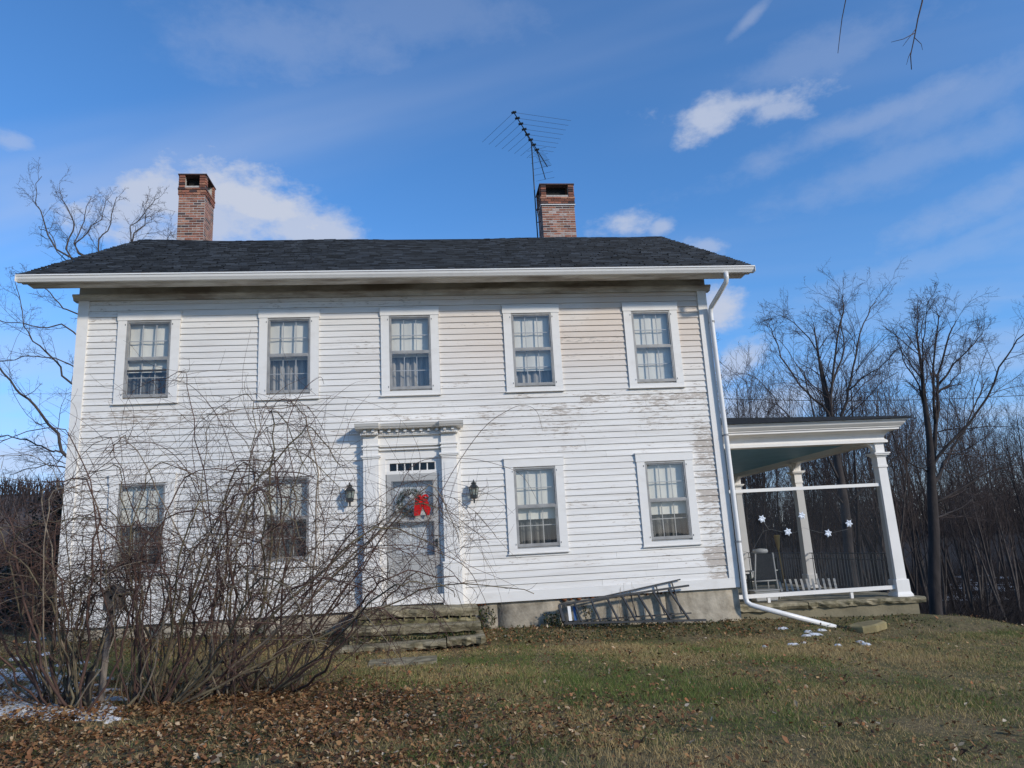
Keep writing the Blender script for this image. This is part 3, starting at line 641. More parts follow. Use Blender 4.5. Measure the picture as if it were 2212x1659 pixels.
# ---- chimneys of single bricks
brick_mesh = {}
def brick(L, d, m):
    key = (round(L, 3), d, m.name)
    if key not in brick_mesh:
        b = MB(); h = .0305; e = .004
        for z_, i in ((-h, e), (-h+e, 0), (h-e, 0), (h, e)):
            b.v += [(-L/2+i, -d+i, z_), (L/2-i, -d+i, z_), (L/2-i, .045, z_), (-L/2+i, .045, z_)]
        for r_ in (0, 4, 8):
            for i in range(4): b.f.append((r_+i, r_+(i+1) % 4, r_+4+(i+1) % 4, r_+4+i))
        b.f += [(3, 2, 1, 0), (12, 13, 14, 15)]
        brick_mesh[key] = b.mesh('brick', m)
    return brick_mesh[key]
def chimney(x0, x1, y0, y1, zb, zt, seed, label):
    rr = random.Random(seed); C = .0755
    core = MB(); core.box(x0+.003, x1-.003, y0+.003, y1-.003, zb-.5, zt-.36)
    n = int((zt-.36-zb)/C)
    ch = core.build('chimney', M_MORTAR, house); ch['label'] = label
    def pick(k, xf):
        q = rr.random(); low = k < 5
        if 6 < k < 13 and .3 < xf < .8 and q < .35 and seed == 2: return M_BRICKW
        if k < 3 and q < .4: return M_BRICKW
        return M_BRICK3 if q < .2 else (M_BRICK2 if q < .42 else M_BRICK)
    def course(z, k, grow, sides, gap=None):
        for (ax, a, e, fix, rot) in sides:
            off = 0. if k % 2 else .105; p = a-grow; first = True; end = e+grow
            while p < end-.02:
                L = (off if first and off else .205); first = False
                q = min(p+L, end)
                if end-q < .06: q = end
                if gap and gap[0] < (p+q)/2 < gap[1] and ax in gap[2]: p = q; continue
                mid = (p+q)/2; LL = q-p-.011
                me = brick(LL, .0, pick(k, (mid-a)/(e-a)))
                off_ = fix-grow*(1 if rot in (0, -math.pi/2) else -1)
                w = (mid, off_, z) if ax == 'x' else (off_, mid, z)
                o = place('brick', me, ch, w, (0, 0, rot)); o.location += Vector((rr.uniform(-.002, .002), rr.uniform(-.003, .003), 0)); p = q
    sides = [('x', x0, x1, y0, 0), ('y', y0+.02, y1, x1, math.pi/2), ('y', y0+.02, y1, x0, -math.pi/2)]
    for k in range(n):
        z = zb+(k+.5)*C; grow = .0 if k < n-3 else (.02 if k < n-1 else .03)
        course(z, k, grow, sides)
    ztop = zb+n*C
    core2 = MB(); core2.box(x0, x1, y0, y1, zt-.37, ztop-.002); core2.build('mortar_bed', M_MORTAR, ch)
    pw = .16                                  # open flue chamber: corner piers and a capping slab
    pc = MB()
    for (xa, ya) in ((x0, y0), (x1-pw, y0), (x0, y1-pw), (x1-pw, y1-pw)): pc.box(xa+.012, xa+pw-.012, ya+.012, ya+pw-.012, ztop, zt-.04)
    pc.build('pier_core', M_MORTAR, ch)
    inner = MB(); inner.box(x0+.2, x1-.2, y0+.2, y1-.2, ztop-.001, zt-.041); inner.build('flue', M_SOOT_HOLE, ch)
    kk = 0; z = ztop+C/2
    while z < zt-.05:
        for (a, e) in ((x0, x0+pw), (x1-pw, x1)):
            place('brick', brick(pw-.01, .0, pick(9, .1)), ch, ((a+e)/2, y0-.02, z), (0, 0, 0))
        for (fx, rot) in ((x1+.02, math.pi/2), (x0-.02, -math.pi/2)):
            for (a, e) in ((y0, y0+pw), (y1-pw, y1)): place('brick', brick(pw-.01, .0, pick(9, .1)), ch, (fx, (a+e)/2, z), (0, 0, rot))
        z += C; kk += 1
    s = MB(); s.box(x0-.035, x1+.035, y0-.035, y1+.035, zt-.04, zt); s.build('cap_slab', M_BRICK3, ch, bevel=.008)
    f = MB(); f.hexa([(x0-.03, y0-.16, zb-.20), (x1+.03, y0-.16, zb-.20), (x1+.03, y1+.16, zb-.20), (x0-.03, y1+.16, zb-.20), (x0-.01, y0-.012, zb+.03), (x1+.01, y0-.012, zb+.03), (x1+.01, y1+.012, zb+.03), (x0-.01, y1+.012, zb+.03)])
    f.build('flashing', M_FLASH, ch)
    return ch
chimney(-6.41, -5.70, 4.78, 5.62, 9.72, 11.80, 1, 'narrow red brick chimney near the left gable')
chR = chimney(3.85, 4.83, 4.78, 5.55, 9.72, 11.50, 2, 'wide red brick chimney with a white strap')
b = MB(); zz = 10.82
b.box(3.826, 4.854, 4.748, 4.760, zz-.012, zz+.012); b.box(4.850, 4.856, 4.75, 5.56, zz-.012, zz+.012); b.box(3.824, 3.830, 4.75, 5.56, zz-.012, zz+.012); b.build('strap', M_GUTTER, chR)

# ---- foundation
def block(name, x0, x1, z1, m, parent, y0=-.004, y1=.2, seed=0):
    """a rough-dressed stone of the foundation whose foot follows the ground"""
    rr = random.Random(seed); n = max(2, int((x1-x0)/.3)); b = MB(); rows = 4
    for j in range(rows+1):
        for i in range(n+1):
            x = x0+(x1-x0)*i/n; zl = float(terrain(x, y0))-.25; zz = zl+(z1-zl)*j/rows
            edge = i in (0, n) or j == rows
            b.v.append((x, y0+(.012 if edge else rr.uniform(-.012, .008)), zz-(.004 if j == rows else 0)))
    for j in range(rows):
        for i in range(n):
            p = j*(n+1)+i; b.f.append((p, p+1, p+n+2, p+n+1))
    k = len(b.v)
    b.v += [(x0, y1, b.v[0][2]), (x1, y1, b.v[n][2]), (x1, y1, z1), (x0, y1, z1)]
    tl, tr_ = rows*(n+1), rows*(n+1)+n
    b.f += [(tl, tr_, k+2, k+3), tuple([n]+[k+1, k+2]+[(r_)*(n+1)+n for r_ in range(rows, 0, -1)]), tuple([r_*(n+1) for r_ in range(rows+1)]+[k+3, k])]
    return b.build(name, m, parent, True)
fx = [-HW+.02, -4.9, -3.0, -1.25, 1.25, 1.62, 2.9, 5.0, HW-.01]
for i in range(len(fx)-1):
    if fx[i] == -1.25: continue
    block('foundation_stone', fx[i]+.008, fx[i+1]-.008, -.003, M_FOUND, house, .02 if fx[i] < 0 else .005+.006*(i % 3), .3, i)
b = MB(); b.box(-HW+.03, HW-.03, .06, .35, -1.3, -.008); b.box(-HW+.03, -HW+.3, .35, 9.3, -1.3, -.008); b.box(HW-.3, HW-.02, .35, 9.3, -1.3, -.008); b.build('foundation_core', M_MORTAR, house)
b = MB(); rr = random.Random(4); x = 2.75       # rust-coloured sealant oozing from under the sill
while x < 4.15:
    w = rr.uniform(.04, .12); d_ = rr.uniform(.015, .075)
    b = MB(); b.hexa([(x+w*.25, -.012, -d_), (x+w*.75, -.012, -d_), (x+w*.7, .01, -d_), (x+w*.3, .01, -d_), (x, -.03, -.002), (x+w, -.03, -.002), (x+w, .01, -.002), (x, .01, -.002)]); b.build('sealant', M_RUST, house, True); x += w*rr.uniform(1.05, 1.5)
for x in (1.22, 1.28, 1.34, 4.6, 4.9, 5.15): b = MB(); b.hexa([(x+.01, -.012, -.045), (x+.035, -.012, -.045), (x+.03, .01, -.045), (x+.015, .01, -.045), (x, -.03, -.002), (x+.05, -.03, -.002), (x+.05, .01, -.002), (x, .01, -.002)]); b.build('sealant', M_RUST, house, True)
# ------------------------------------------------------------------ porch
porch = thing('side_porch', 'white open side porch with tapered square columns on a stone base', 'porch', (8.6, 4.5, -.9))
b = MB(); b.box(HW+.0, 10.62, .40, 9.3, -3.2, -.50); b.build('base_wall', M_STUCCO, porch)
def slab(name, x0, x1, y0, y1, z0, z1, m, parent, rough=.03, seed=0, n=14, tilt=0., left=0.):
    """natural stone slab: uneven broken front edge, slightly wavy top"""
    rr = random.Random(seed); b = MB(); prof = []
    for i in range(n+1):
        t = i/n; x = x0+(x1-x0)*t; zt = z1+tilt*(t-.5); e = rr.uniform(-rough, rough)*.6
        b.v += [(x, y1, zt+rr.uniform(-.004, .004)), (x, y0+.03+e, zt+rr.uniform(-.006, .006)), (x, y0+e*1.2+rr.uniform(-.01, .01), zt-.02), (x, y0+e+rr.uniform(-.02, .02), (z0+zt)/2), (x, y0+.02+e+rr.uniform(-.01, .03), z0+tilt*(t-.5)+rr.uniform(-rough, rough)*.5), (x, y1, z0+tilt*(t-.5))]
    for i in range(n):
        for k in range(6): b.f.append((i*6+k, i*6+(k+1) % 6, i*6+6+(k+1) % 6, i*6+6+k))
    b.f += [tuple(range(5, -1, -1)), tuple(n*6+k for k in range(6))]
    return b.build(name, m, parent, False)
for i, (a, e) in enumerate(((HW+.02, 8.12), (8.13, 9.25), (9.26, 10.75))): slab('floor_slab', a, e, .31, 9.4, -.53-.012*i, -.395-.02*i, M_STONE, porch, .04, 20+i, 10, -.02)
COLS = [(10.42, .66), (10.42, 4.55), (10.42, 8.65)]
for (cx, cy) in COLS:
    c = MB()
    def ring(w, z): return [(cx-w, cy-w, z), (cx+w, cy-w, z), (cx+w, cy+w, z), (cx-w, cy+w, z)]
    def stack(levels):
        for (w0, z0), (w1, z1) in zip(levels[:-1], levels[1:]): c.hexa(ring(w0, z0)+ring(w1, z1))
    stack([(.118, -.10), (.098, 2.36)]); col = c.build('column', M_PORCH, porch)
    c = MB(); stack([(.185, -.45), (.178, -.40), (.150, -.345), (.148, -.10), (.135, -.085)]); c.build('column_base', M_PORCH, col)
    c = MB(); stack([(.118, 2.34), (.118, 2.39)]); stack([(.107, 2.391), (.105, 2.57)]); stack([(.122, 2.571), (.13, 2.605)]); stack([(.165, 2.606), (.165, 2.635)]); stack([(.185, 2.636), (.185, 2.665)]); c.build('capital', M_PORCH, col)
    c = MB(); stack([(.105, 2.666), (.105, 2.885)]); c.build('impost', M_PORCH, col)
    for ax in ('x', 'y'):                       # quarter-round brackets under the beam
        b = MB(); a0 = .105; pr = [(a0, 2.884), (a0+.26, 2.884)]+[(a0+.26-.26*math.sin(t*math.pi/16), 2.884-.22+.22*math.cos(t*math.pi/16)) for t in range(1, 9)]
        pts = [(cx-p, q) for p, q in pr] if ax == 'x' else [(cy+p, q) for p, q in pr]
        if ax == 'x': b.extrude(pts, 'y', cy-.06, cy+.06)
        else: b.extrude(pts, 'x', cx-.06, cx+.06)
        b.build('bracket', M_PORCH, col)
        if ax == 'y' and cy > 4:
            b = MB(); b.extrude([(cy-p, q) for p, q in pr], 'x', cx-.06, cx+.06); b.build('bracket', M_PORCH, col)
b = MB(); b.box(HW+.01, 10.55, .54, .78, 2.886, 3.03); b.box(10.30, 10.545, .781, 8.8, 2.886, 3.03); b.box(HW+.01, 10.2995, 8.54, 8.78, 2.886, 3.03); b.build('beam', M_PORCH, porch)
b = MB(); b.box(HW+.01, 10.2995, .781, 8.539, 3.0, 3.02); b.build('ceiling', M_CEIL, porch)
# entablature: mitred profile run along the front and the right side; out = distance beyond the beam line
EP = [(0, 2.885), (.05, 2.887), (.05, 2.935), (.035, 2.945), (.01, 2.965), (.0, 3.0), (.02, 3.06), (.07, 3.11), (.17, 3.145), (.24, 3.15), (.24, 3.19), (.27, 3.20), (.27, 3.215), (.29, 3.23), (.34, 3.28), (.36, 3.33), (.385, 3.335), (.385, 3.36), (0, 3.36)]
b = MB(); k = len(EP)
for path in (lambda o, z: (HW+.005, .54-o, z), lambda o, z: (10.55+o, .54-o, z), lambda o, z: (10.55+o, 8.78+o, z), lambda o, z: (HW+.005, 8.78+o, z)):
    b.v += [path(o, z) for o, z in EP]
for s in range(3):
    for i in range(k): b.f.append((s*k+i, s*k+(i+1) % k, (s+1)*k+(i+1) % k, (s+1)*k+i))
b.f += [tuple(range(k-1, -1, -1)), tuple(3*k+i for i in range(k))]
b.build('entablature', M_PORCH, porch)
b = MB(); ex0, ex1, ey0, ey1 = HW+.004, 10.99, .10, 9.22
b.v = [(ex0, ey0, 3.362), (ex1, ey0, 3.362), (ex1, ey1, 3.362), (ex0, ey1, 3.362), (ex0, ey0, 3.385), (ex1, ey0, 3.385), (ex1, ey1, 3.385), (ex0, ey1, 3.385), (ex0, 4.3, 4.22), (ex0, 5.0, 4.22)]
b.f = [(0, 3, 2, 1), (0, 1, 5, 4), (1, 2, 6, 5), (2, 3, 7, 6), (4, 5, 8), (5, 6, 9, 8), (6, 7, 9)]
pr_ = b.build('roof', M_SHING, porch)
b = MB()                                       # shingle courses of the porch roof, front and side slope
for c in range(24):
    t0, t1 = c/24, (c+1.3)/24; t1 = min(t1, 1)
    for (A, B, C_, D_) in (((ex0, ey0), (ex1, ey0), (ex0, 4.3), (ex0, 4.3)),):
        n = len(b.v); P = []
        for t, l in ((t0, .022), (t1, .004)):
            zz = 3.385+(4.22-3.385)*t+l; yy = ey0+(4.3-ey0)*t; P += [(ex0, yy, zz), (ex1+(ex0-ex1)*t, yy, zz)]
        b.v += [(P[0][0], P[0][1], P[0][2]-.022), (P[1][0], P[1][1], P[1][2]-.022)]+P; b.f += [(n, n+1, n+3, n+2), (n+2, n+3, n+5, n+4)]
b.build('shingles', M_SHING, pr_)['kind'] = 'stuff'
# screen across the front bay
b = MB(); b.box(6.70, 10.30, .60, .66, 1.925, 1.995); b.build('top_rail', M_PORCH, porch)
b = MB(); b.box(6.66, 10.285, .58, .68, -.285, -.205); b.build('bottom_rail', M_PORCH, porch)
for xx in (7.42, 9.28): b = MB(); b.box(xx-.03, xx+.03, .60, .66, -.42, -.286); b.build('rail_foot', M_PORCH, porch)
b = MB(); b.v = [(6.68, .63, -.206), (10.31, .63, -.206), (10.31, .63, 1.926), (6.68, .63, 1.926)]; b.f = [(0, 1, 2, 3)]; b.build('insect_screen', M_SCREEN, porch)
b = MB(); b.box(HW+.012, HW+.10, .58, .68, -.40, 2.885); b.build('wall_post', M_PORCH, porch)
# iron railing on the far sides
def railing(x0, y0, x1, y1, z0, nbar):
    rl = MB(); rl.bar((x0, y0, z0+.90), (x1, y1, z0+.90), .035, .02); rl.bar((x0, y0, z0+.76), (x1, y1, z0+.76), .022, .014); rl.bar((x0, y0, z0+.10), (x1, y1, z0+.10), .022, .014); rl = rl.build('railing', M_IRON, porch)
    for i in range(1, nbar):
        t = i/nbar; x, y = x0+(x1-x0)*t, y0+(y1-y0)*t; q = MB(); q.box(x-.008, x+.008, y-.008, y+.008, z0+.1+.008, z0+.89); q.build('baluster', M_IRON, rl)
railing(10.42, .80, 10.42, 4.41, -.44, 26); railing(10.42, 4.70, 10.42, 8.50, -.44, 27); railing(6.62, 8.65, 10.28, 8.65, -.42, 27)

# ------------------------------------------------------------------ string of snowflake lights on the screen
sn = thing('snowflake_light_string', 'string of clear snowflake lights hung across the porch opening', 'string lights', (8.0, .60, .9))
flakes = [(1646, 1121, .15), (1702, 1149, .7), (1789, 1152, .3), (1834, 1131, .9), (1732, 1114, .2)]
def flake(px, py, a):
    c = onY(px, py, .57); b = MB()
    for k in range(6):
        an = a+k*math.pi/3; d = Vector((math.cos(an), 0, math.sin(an))); s_ = Vector((-math.sin(an), 0, math.cos(an))); c0 = Vector(c)
        L_, w_ = .092, .026
        n = len(b.v); b.v += [tuple(c0+s_*-.012), tuple(c0+d*L_*.5-s_*w_*1.1), tuple(c0+d*L_), tuple(c0+d*L_*.5+s_*w_*1.1), tuple(c0+s_*.012), tuple(c0+d*L_*.5+Vector((0, -.018, 0))), tuple(c0+d*L_*.5+Vector((0, .012, 0)))]
        b.f += [(n, n+1, n+5), (n+1, n+2, n+5), (n+2, n+3, n+5), (n+3, n+4, n+5), (n+4, n, n+5), (n+1, n, n+6), (n+2, n+1, n+6), (n+3, n+2, n+6), (n+4, n+3, n+6), (n, n+4, n+6)]
    return b.build('snowflake', M_ACRYL, sn)
for f_ in flakes: flake(*f_)
def px_line(pts, Y): return [tuple(onY(x, y, Y)) for x, y in pts]
b = MB(); b.tube(px_line([(1605, 1190), (1622, 1196), (1648, 1148), (1665, 1143), (1680, 1147), (1700, 1151), (1718, 1150), (1735, 1140), (1752, 1145), (1770, 1150), (1789, 1153), (1810, 1148), (1832, 1143)], .595), .0025, 5); b.tube(px_line([(1648, 1125), (1655, 1135), (1660, 1143)], .595), .006, 5); b.build('cable', M_WIREW, sn, True)

# ------------------------------------------------------------------ furniture on the porch
FZ = -.395
ch = thing('patio_chair', 'white framed patio chair with dark sling seat on the porch', 'chair', (7.75, 1.6, FZ))
def rect_frame(b, pts, r): b.tube(pts, r, 7)
for s in (-1, 1):
    b = MB(); b.tube([(7.75+s*.26, 1.34, FZ), (7.75+s*.25, 1.38, FZ+.42), (7.75+s*.20, 1.30, FZ+1.0)], .017, 7); b.build('leg', M_CHAIRW, ch, True)
    b = MB(); b.tube([(7.75+s*.27, 1.92, FZ), (7.75+s*.26, 1.84, FZ+.42)], .017, 7); b.build('leg', M_CHAIRW, ch, True)
    b = MB(); b.box(*sorted((7.75+s*.24, 7.75+s*.30)), 1.36, 1.90, FZ+.60, FZ+.625); b.build('armrest', M_CHAIRW, ch)
b = MB(); b.box(7.51, 7.99, 1.37, 1.86, FZ+.40, FZ+.43); b.build('seat', M_SLING, ch)
b = MB(); b.hexa([(7.52, 1.375, FZ+.45), (7.98, 1.375, FZ+.45), (7.98, 1.395, FZ+.45), (7.52, 1.395, FZ+.45), (7.57, 1.30, FZ+.98), (7.93, 1.30, FZ+.98), (7.93, 1.32, FZ+.98), (7.57, 1.32, FZ+.98)]); b.build('backrest', M_SLING, ch)
b = MB(); b.tube([(7.50, 1.37, FZ+.18), (8.0, 1.37, FZ+.18)], .014, 7); b.tube([(7.50, 1.385, FZ+.40), (8.0, 1.385, FZ+.40)], .02, 7); b.build('stretcher', M_CHAIRW, ch, True)
cu = thing('seat_cushion', 'small pale round cushion lying on the patio chair back', 'cushion', (7.74, 1.45, FZ+.98)); b = MB(); b.lathe([(.02, 0), (.14, .01), (.17, .05), (.15, .10), (.03, .12)], (7.74, 1.46, FZ+.985), 14); b.build('cover', M_CHAIRW, cu, True)
def adirondack(x, y, ang, label):
    t = thing('resin_chair', label, 'chair', (x, y, FZ), None); R = Matrix.Rotation(ang, 3, 'Z')
    def X(p): return tuple(Vector((x, y, FZ))+R @ Vector(p))
    def hx(b, p): b.hexa([X(q) for q in p])
    for i in range(5):
        u = -.24+i*.10; hh = .98-.05*abs(i-2)**1.4; b = MB(); hx(b, [(u, .30, .28), (u+.085, .30, .28), (u+.085, .32, .28), (u, .32, .28), (u, .52, hh), (u+.085, .52, hh), (u+.085, .54, hh), (u, .54, hh)]); b.build('back_slat', M_CHAIRG, t)
    for i in range(5):
        v = -.22+i*.105; b = MB(); z0 = .36-.03*i; hx(b, [(-.25, v, z0), (.25, v, z0), (.25, v+.09, z0-.025), (-.25, v+.09, z0-.025), (-.25, v, z0+.02), (.25, v, z0+.02), (.25, v+.09, z0-.005), (-.25, v+.09, z0-.005)]); b.build('seat_slat', M_CHAIRG, t)
    for s in (-1, 1):
        b = MB(); hx(b, [(s*.29-.05, -.28, .53), (s*.29+.05, -.28, .53), (s*.29+.05, .42, .53), (s*.29-.05, .42, .53), (s*.29-.05, -.28, .555), (s*.29+.05, -.28, .555), (s*.29+.05, .42, .555), (s*.29-.05, .42, .555)]); b.build('armrest', M_CHAIRG, t)
        for (v0, v1, zt) in ((-.25, -.17, .529), (.36, .43, .529)):
            b = MB(); hx(b, [(s*.29-.015, v0, 0), (s*.29+.015, v0, 0), (s*.29+.015, v1, 0), (s*.29-.015, v1, 0), (s*.29-.015, v0, zt), (s*.29+.015, v0, zt), (s*.29+.015, v1, zt), (s*.29-.015, v1, zt)]); b.build('leg', M_CHAIRG, t)
adirondack(7.12, 1.75, 2.2, 'dark green resin chair at the house end of the porch')
adirondack(8.45, 3.0, 2.9, 'dark green resin chair behind the white framed patio chair')
br = thing('broom', 'straw broom standing upside down behind the porch chairs', 'broom', (8.62, 2.3, FZ))
b = MB(); b.tube([(8.62, 2.3, FZ), (8.60, 2.36, FZ+1.05)], .014, 7); b.build('handle', M_STRAW, br, True); b = MB(); b.lathe([(.02, 0), (.035, .06), (.06, .22), (.075, .34), (.06, .35)], (8.60, 2.36, FZ+1.03), 9); b.build('bristles', M_STRAW, br)
bx = thing('storage_bin', 'pale grey storage bin standing under the porch chairs', 'bin', (7.55, 1.1, FZ)); b = MB(); b.hexa([(7.30, .95, FZ), (7.78, .95, FZ), (7.78, 1.22, FZ), (7.30, 1.22, FZ), (7.27, .93, FZ+.21), (7.81, .93, FZ+.21), (7.81, 1.24, FZ+.21), (7.27, 1.24, FZ+.21)]); b.build('tub', M_CHAIRW, bx, bevel=.015); b = MB(); b.box(7.25, 7.83, .91, 1.26, FZ+.211, FZ+.235); b.build('lid', M_CHAIRW, bx, bevel=.008)
lo = thing('lounge_chair', 'low folded lounge chair with pale slats on the porch floor', 'lounge chair', (9.2, 2.6, FZ-.04))
b = MB(); b.bar((8.45, 2.2, FZ+.06), (9.95, 2.35, FZ+.02), .04, .04); b.bar((8.45, 2.9, FZ+.06), (9.95, 2.95, FZ+.02), .04, .04); b.build('side_rail', M_SLING, lo)
for i in range(11):
    t = i/10; x = 8.5+1.4*t; b = MB(); b.bar((x, 2.24+.1*t, FZ+.075-.03*t), (x+.12, 2.6, FZ+.33-.05*t), .05, .015); b.build('slat', M_CHAIRW, lo)

# ------------------------------------------------------------------ entrance steps and flagstone
st = thing('entrance_steps', 'rough bluestone entrance steps with overgrown joints in front of the door', 'steps', (0, -.8, -.6))
slab('landing', -1.05, 1.19, -.95, .0, -.105, .045, M_STONE, st, .03, 1, 16, -.07)
for i in range(11):
    xx = -.95+i*.2; b = MB(); b.box(xx-.012, xx+.012, -.93, -.88, -.135-.003*i, -.10); b.build('spacer', M_STONE_M, st)
slab('riser_stone', -1.0, 1.14, -.90, -.1, -.27, -.135, M_STONE_M, st, .02, 2, 12, -.06)
slab('tread', -1.17, 1.21, -1.22, -.2, -.36, -.215, M_STONE, st, .035, 3, 16, -.05)
slab('riser_stone', -1.10, 1.10, -1.12, -.2, -.56, -.37, M_STONE_M, st, .03, 4, 12, -.03)
slab('tread', -1.30, .58, -1.62, -.6, -.60, -.475, M_STONE, st, .05, 5, 14, .02); slab('tread', .60, 1.26, -1.60, -.6, -.56, -.44, M_STONE, st, .05, 6, 8, .02)
fl = thing('flagstone', 'flat grey flagstone sunk in the lawn below the steps', 'flagstone', (-.1, -3.0, -.65)); zf = float(terrain(0, -2.9)); slab('stone', -.62, .42, -3.25, -2.55, zf-.04, zf+.03, M_STONE, fl, .05, 9, 10, 0.)
sp = thing('splash_stone', 'yellowish flat stone at the end of the downspout', 'stone', (8.45, -.95, -.9))
zs = float(terrain(8.5, -.9)); b = MB(); oc = [(.0, -.30), (.25, -.34), (.55, -.20), (.62, 0), (.48, .16), (.2, .20), (-.06, .08), (-.14, -.12)]
n = len(oc)
for dz, k in ((-.05, 1.), (.06, 1.0), (.085, .9)): b.v += [(8.3+p*k+.05, -.92+q*k, zs+dz+.10*p) for p, q in oc]
for r_ in (0, n):
    for i in range(n): b.f.append((r_+i, r_+(i+1) % n, r_+n+(i+1) % n, r_+n+i))
b.f += [tuple(range(2*n, 3*n)), tuple(range(n-1, -1, -1))]; b.build('slab', mat('yellow_stone', (.30, .24, .11), .9, (.20, .16, .08), 5, bump=.5, bscale=20), sp)

# ------------------------------------------------------------------ step ladder lying on its side
ld = thing('step_ladder', 'grey metal step ladder lying on its side against the foundation', 'ladder', (4.2, -.35, -.55))
A0, A1 = Vector((2.84, -.40, -.43)), Vector((5.63, -.42, -.545)); B0, B1 = Vector((2.79, -.27, -.095)), Vector((5.43, -.20, .105))
def rail(a, b_, nm='rail', w=.035, h=.07):
    q = MB(); q.bar(a, b_, h, w, (0, 0, 1)); q.build(nm, M_ALU_D, ld)
rail(A0, A1); rail(B0, B1)
ts = [.0, .122, .255, .382, .503, .628, .752, .88]
for i, t in enumerate(ts):
    a = A0.lerp(A1, t); e = B0.lerp(B1, t*.955); q = MB(); q.bar(a+Vector((0, 0, .018)), e-Vector((0, 0, .018)), .028 if i else .05, .085 if i else .12, (0, 1, 0)); q.build('step' if i else 'top_cap', M_ALU_D, ld)
C0, C1, D0, D1 = Vector((2.95, -.22, -.42)), Vector((5.46, -.10, -.43)), Vector((2.95, -.14, -.12)), Vector((5.31, -.085, .225))
rail(C0, C1, 'rear_rail', .025, .03); rail(D0, D1, 'rear_rail', .025, .03)
for t in (.55, .78, .92):
    q = MB(); q.bar(C0.lerp(C1, t), D0.lerp(D1, t), .02, .03, (0, 1, 0)); q.build('rear_brace', M_ALU_D, ld)
q = MB(); q.bar((2.98, -.36, -.40), (2.98, -.26, -.14), .06, .008, (0, 1, 0)); q.build('warning_label', M_GUTTER, ld)
q = MB(); q.bar((3.08, -.36, -.40), (3.08, -.26, -.15), .05, .008, (0, 1, 0)); q.build('warning_label', mat('blue_label', (.04, .12, .30), .5), ld)

# ------------------------------------------------------------------ lanterns, wreath
def lantern(x, zc, label):
    t = thing('wall_lantern', label, 'lantern', (x, -.05, zc), 'lanterns beside the door'); y = -.17; c = (x, y, zc); k = 6
    b = MB(); b.box(x-.05, x+.05, -.052, -.035, zc-.09, zc+.09); b.tube([(x, -.05, zc+.03), (x, -.10, zc+.075), (x, y, zc+.10)], .012, 6); b.tube([(x, -.05, zc-.05), (x, -.10, zc-.11), (x, y, zc-.10)], .010, 6); b.build('bracket', M_IRON, t)
    b = MB(); b.lathe([(.104, .075), (.106, .085), (.06, .135), (.045, .150), (.045, .165), (.06, .175), (.05, .185), (.022, .20), (.012, .225), (.006, .25)], c, k); b.build('cap', M_IRON, t)
    b = MB(); b.lathe([(.022, -.14), (.07, -.13), (.072, -.12), (.076, -.06), (.07, -.055)], c, k); b.build('base', M_IRON, t)
    b = MB(); b.lathe([(.018, -.142), (.016, -.20), (.02, -.205), (.004, -.225)], c, k); b.build('tail_finial', M_IRON, t)
    for i in range(k):
        a = 2*math.pi*i/k; p = Vector((math.cos(a), math.sin(a), 0)); q = MB(); q.tube([Vector(c)+p*.072+Vector((0, 0, -.058)), Vector(c)+p*.092+Vector((0, 0, .078))], .007, 5); q.build('cage_bar', M_IRON, t)
    b = MB(); b.lathe([(.066, -.055), (.086, .074)], c, k); b.build('glass', M_LGLASS, t)
    b = MB(); b.lathe([(.012, -.06), (.014, .0), (.024, .03), (.018, .055), (.004, .065)], c, 8); b.build('bulb', M_SASH, t)
lantern(1.24, 2.15, 'black wall lantern right of the entrance door'); lantern(-1.19, 2.20, 'black wall lantern left of the entrance door')
wr = thing('door_wreath', 'green wreath with big red bow on the entrance door', 'wreath', (.05, -.09, 1.75))
rr = np.random.default_rng(5); V, F_ = [], []
for i in range(1500):
    a = rr.uniform(0, 2*np.pi); ph = rr.uniform(0, 2*np.pi); R_ = .21+.05*np.cos(ph)*rr.uniform(.3, 1); p = np.array([-.02+R_*np.cos(a), -.095+.03*np.sin(ph), 2.01+R_*np.sin(a)])
    d = np.array([np.cos(a)*np.cos(ph)+rr.normal(0, .4), np.sin(ph)*.6-.2, np.sin(a)*np.cos(ph)+rr.normal(0, .4)]); d /= np.linalg.norm(d); s = np.cross(d, rr.normal(0, 1, 3)); s *= .005/np.linalg.norm(s); n = len(V)
    V += [p-s, p+s, p+d*.055]; F_.append((n, n+1, n+2))
o = place('greenery', np_mesh('greenery', V, F_, M_GREEN, wloc(wr)), wr, wloc(wr)); o['kind'] = 'stuff'
b = MB()
def ribbon(pts, w):
    n = len(b.v); m = len(pts)
    for i, (x, y, z_) in enumerate(pts):
        wx = w[i] if isinstance(w, list) else w; b.v += [(x-wx, y, z_), (x+wx, y-.012, z_)]
    for i in range(m-1): b.f.append((n+2*i, n+2*i+1, n+2*i+3, n+2*i+2))
cx, cz = .20, 2.08
ribbon([(cx-.02, -.145, cz+.02), (cx-.055, -.165, cz-.10), (cx-.075, -.15, cz-.21), (cx-.095, -.16, cz-.34)], [.05, .085, .075, .06]); ribbon([(cx+.02, -.14, cz+.02), (cx+.06, -.16, cz-.10), (cx+.10, -.145, cz-.21), (cx+.115, -.15, cz-.34)], [.05, .08, .075, .03])
for s in (-1, 1):
    n = len(b.v)
    for i in range(9):
        a = i/8*math.pi*2; L_ = .085*(1-math.cos(a))/2*2; h_ = .05*math.sin(a)
        b.v += [(cx+s*L_*.8, -.145-.02*math.sin(a/2), cz+h_*.9+.02+.3*L_*(0.2)), (cx+s*L_*.8, -.175-.03*math.sin(a/2), cz+h_*.9-.02)]
    for i in range(8): b.f.append((n+2*i, n+2*i+1, n+2*i+3, n+2*i+2))
b.box(cx-.028, cx+.028, -.20, -.14, cz-.03, cz+.03)
b.build('bow', M_RED, wr, False)

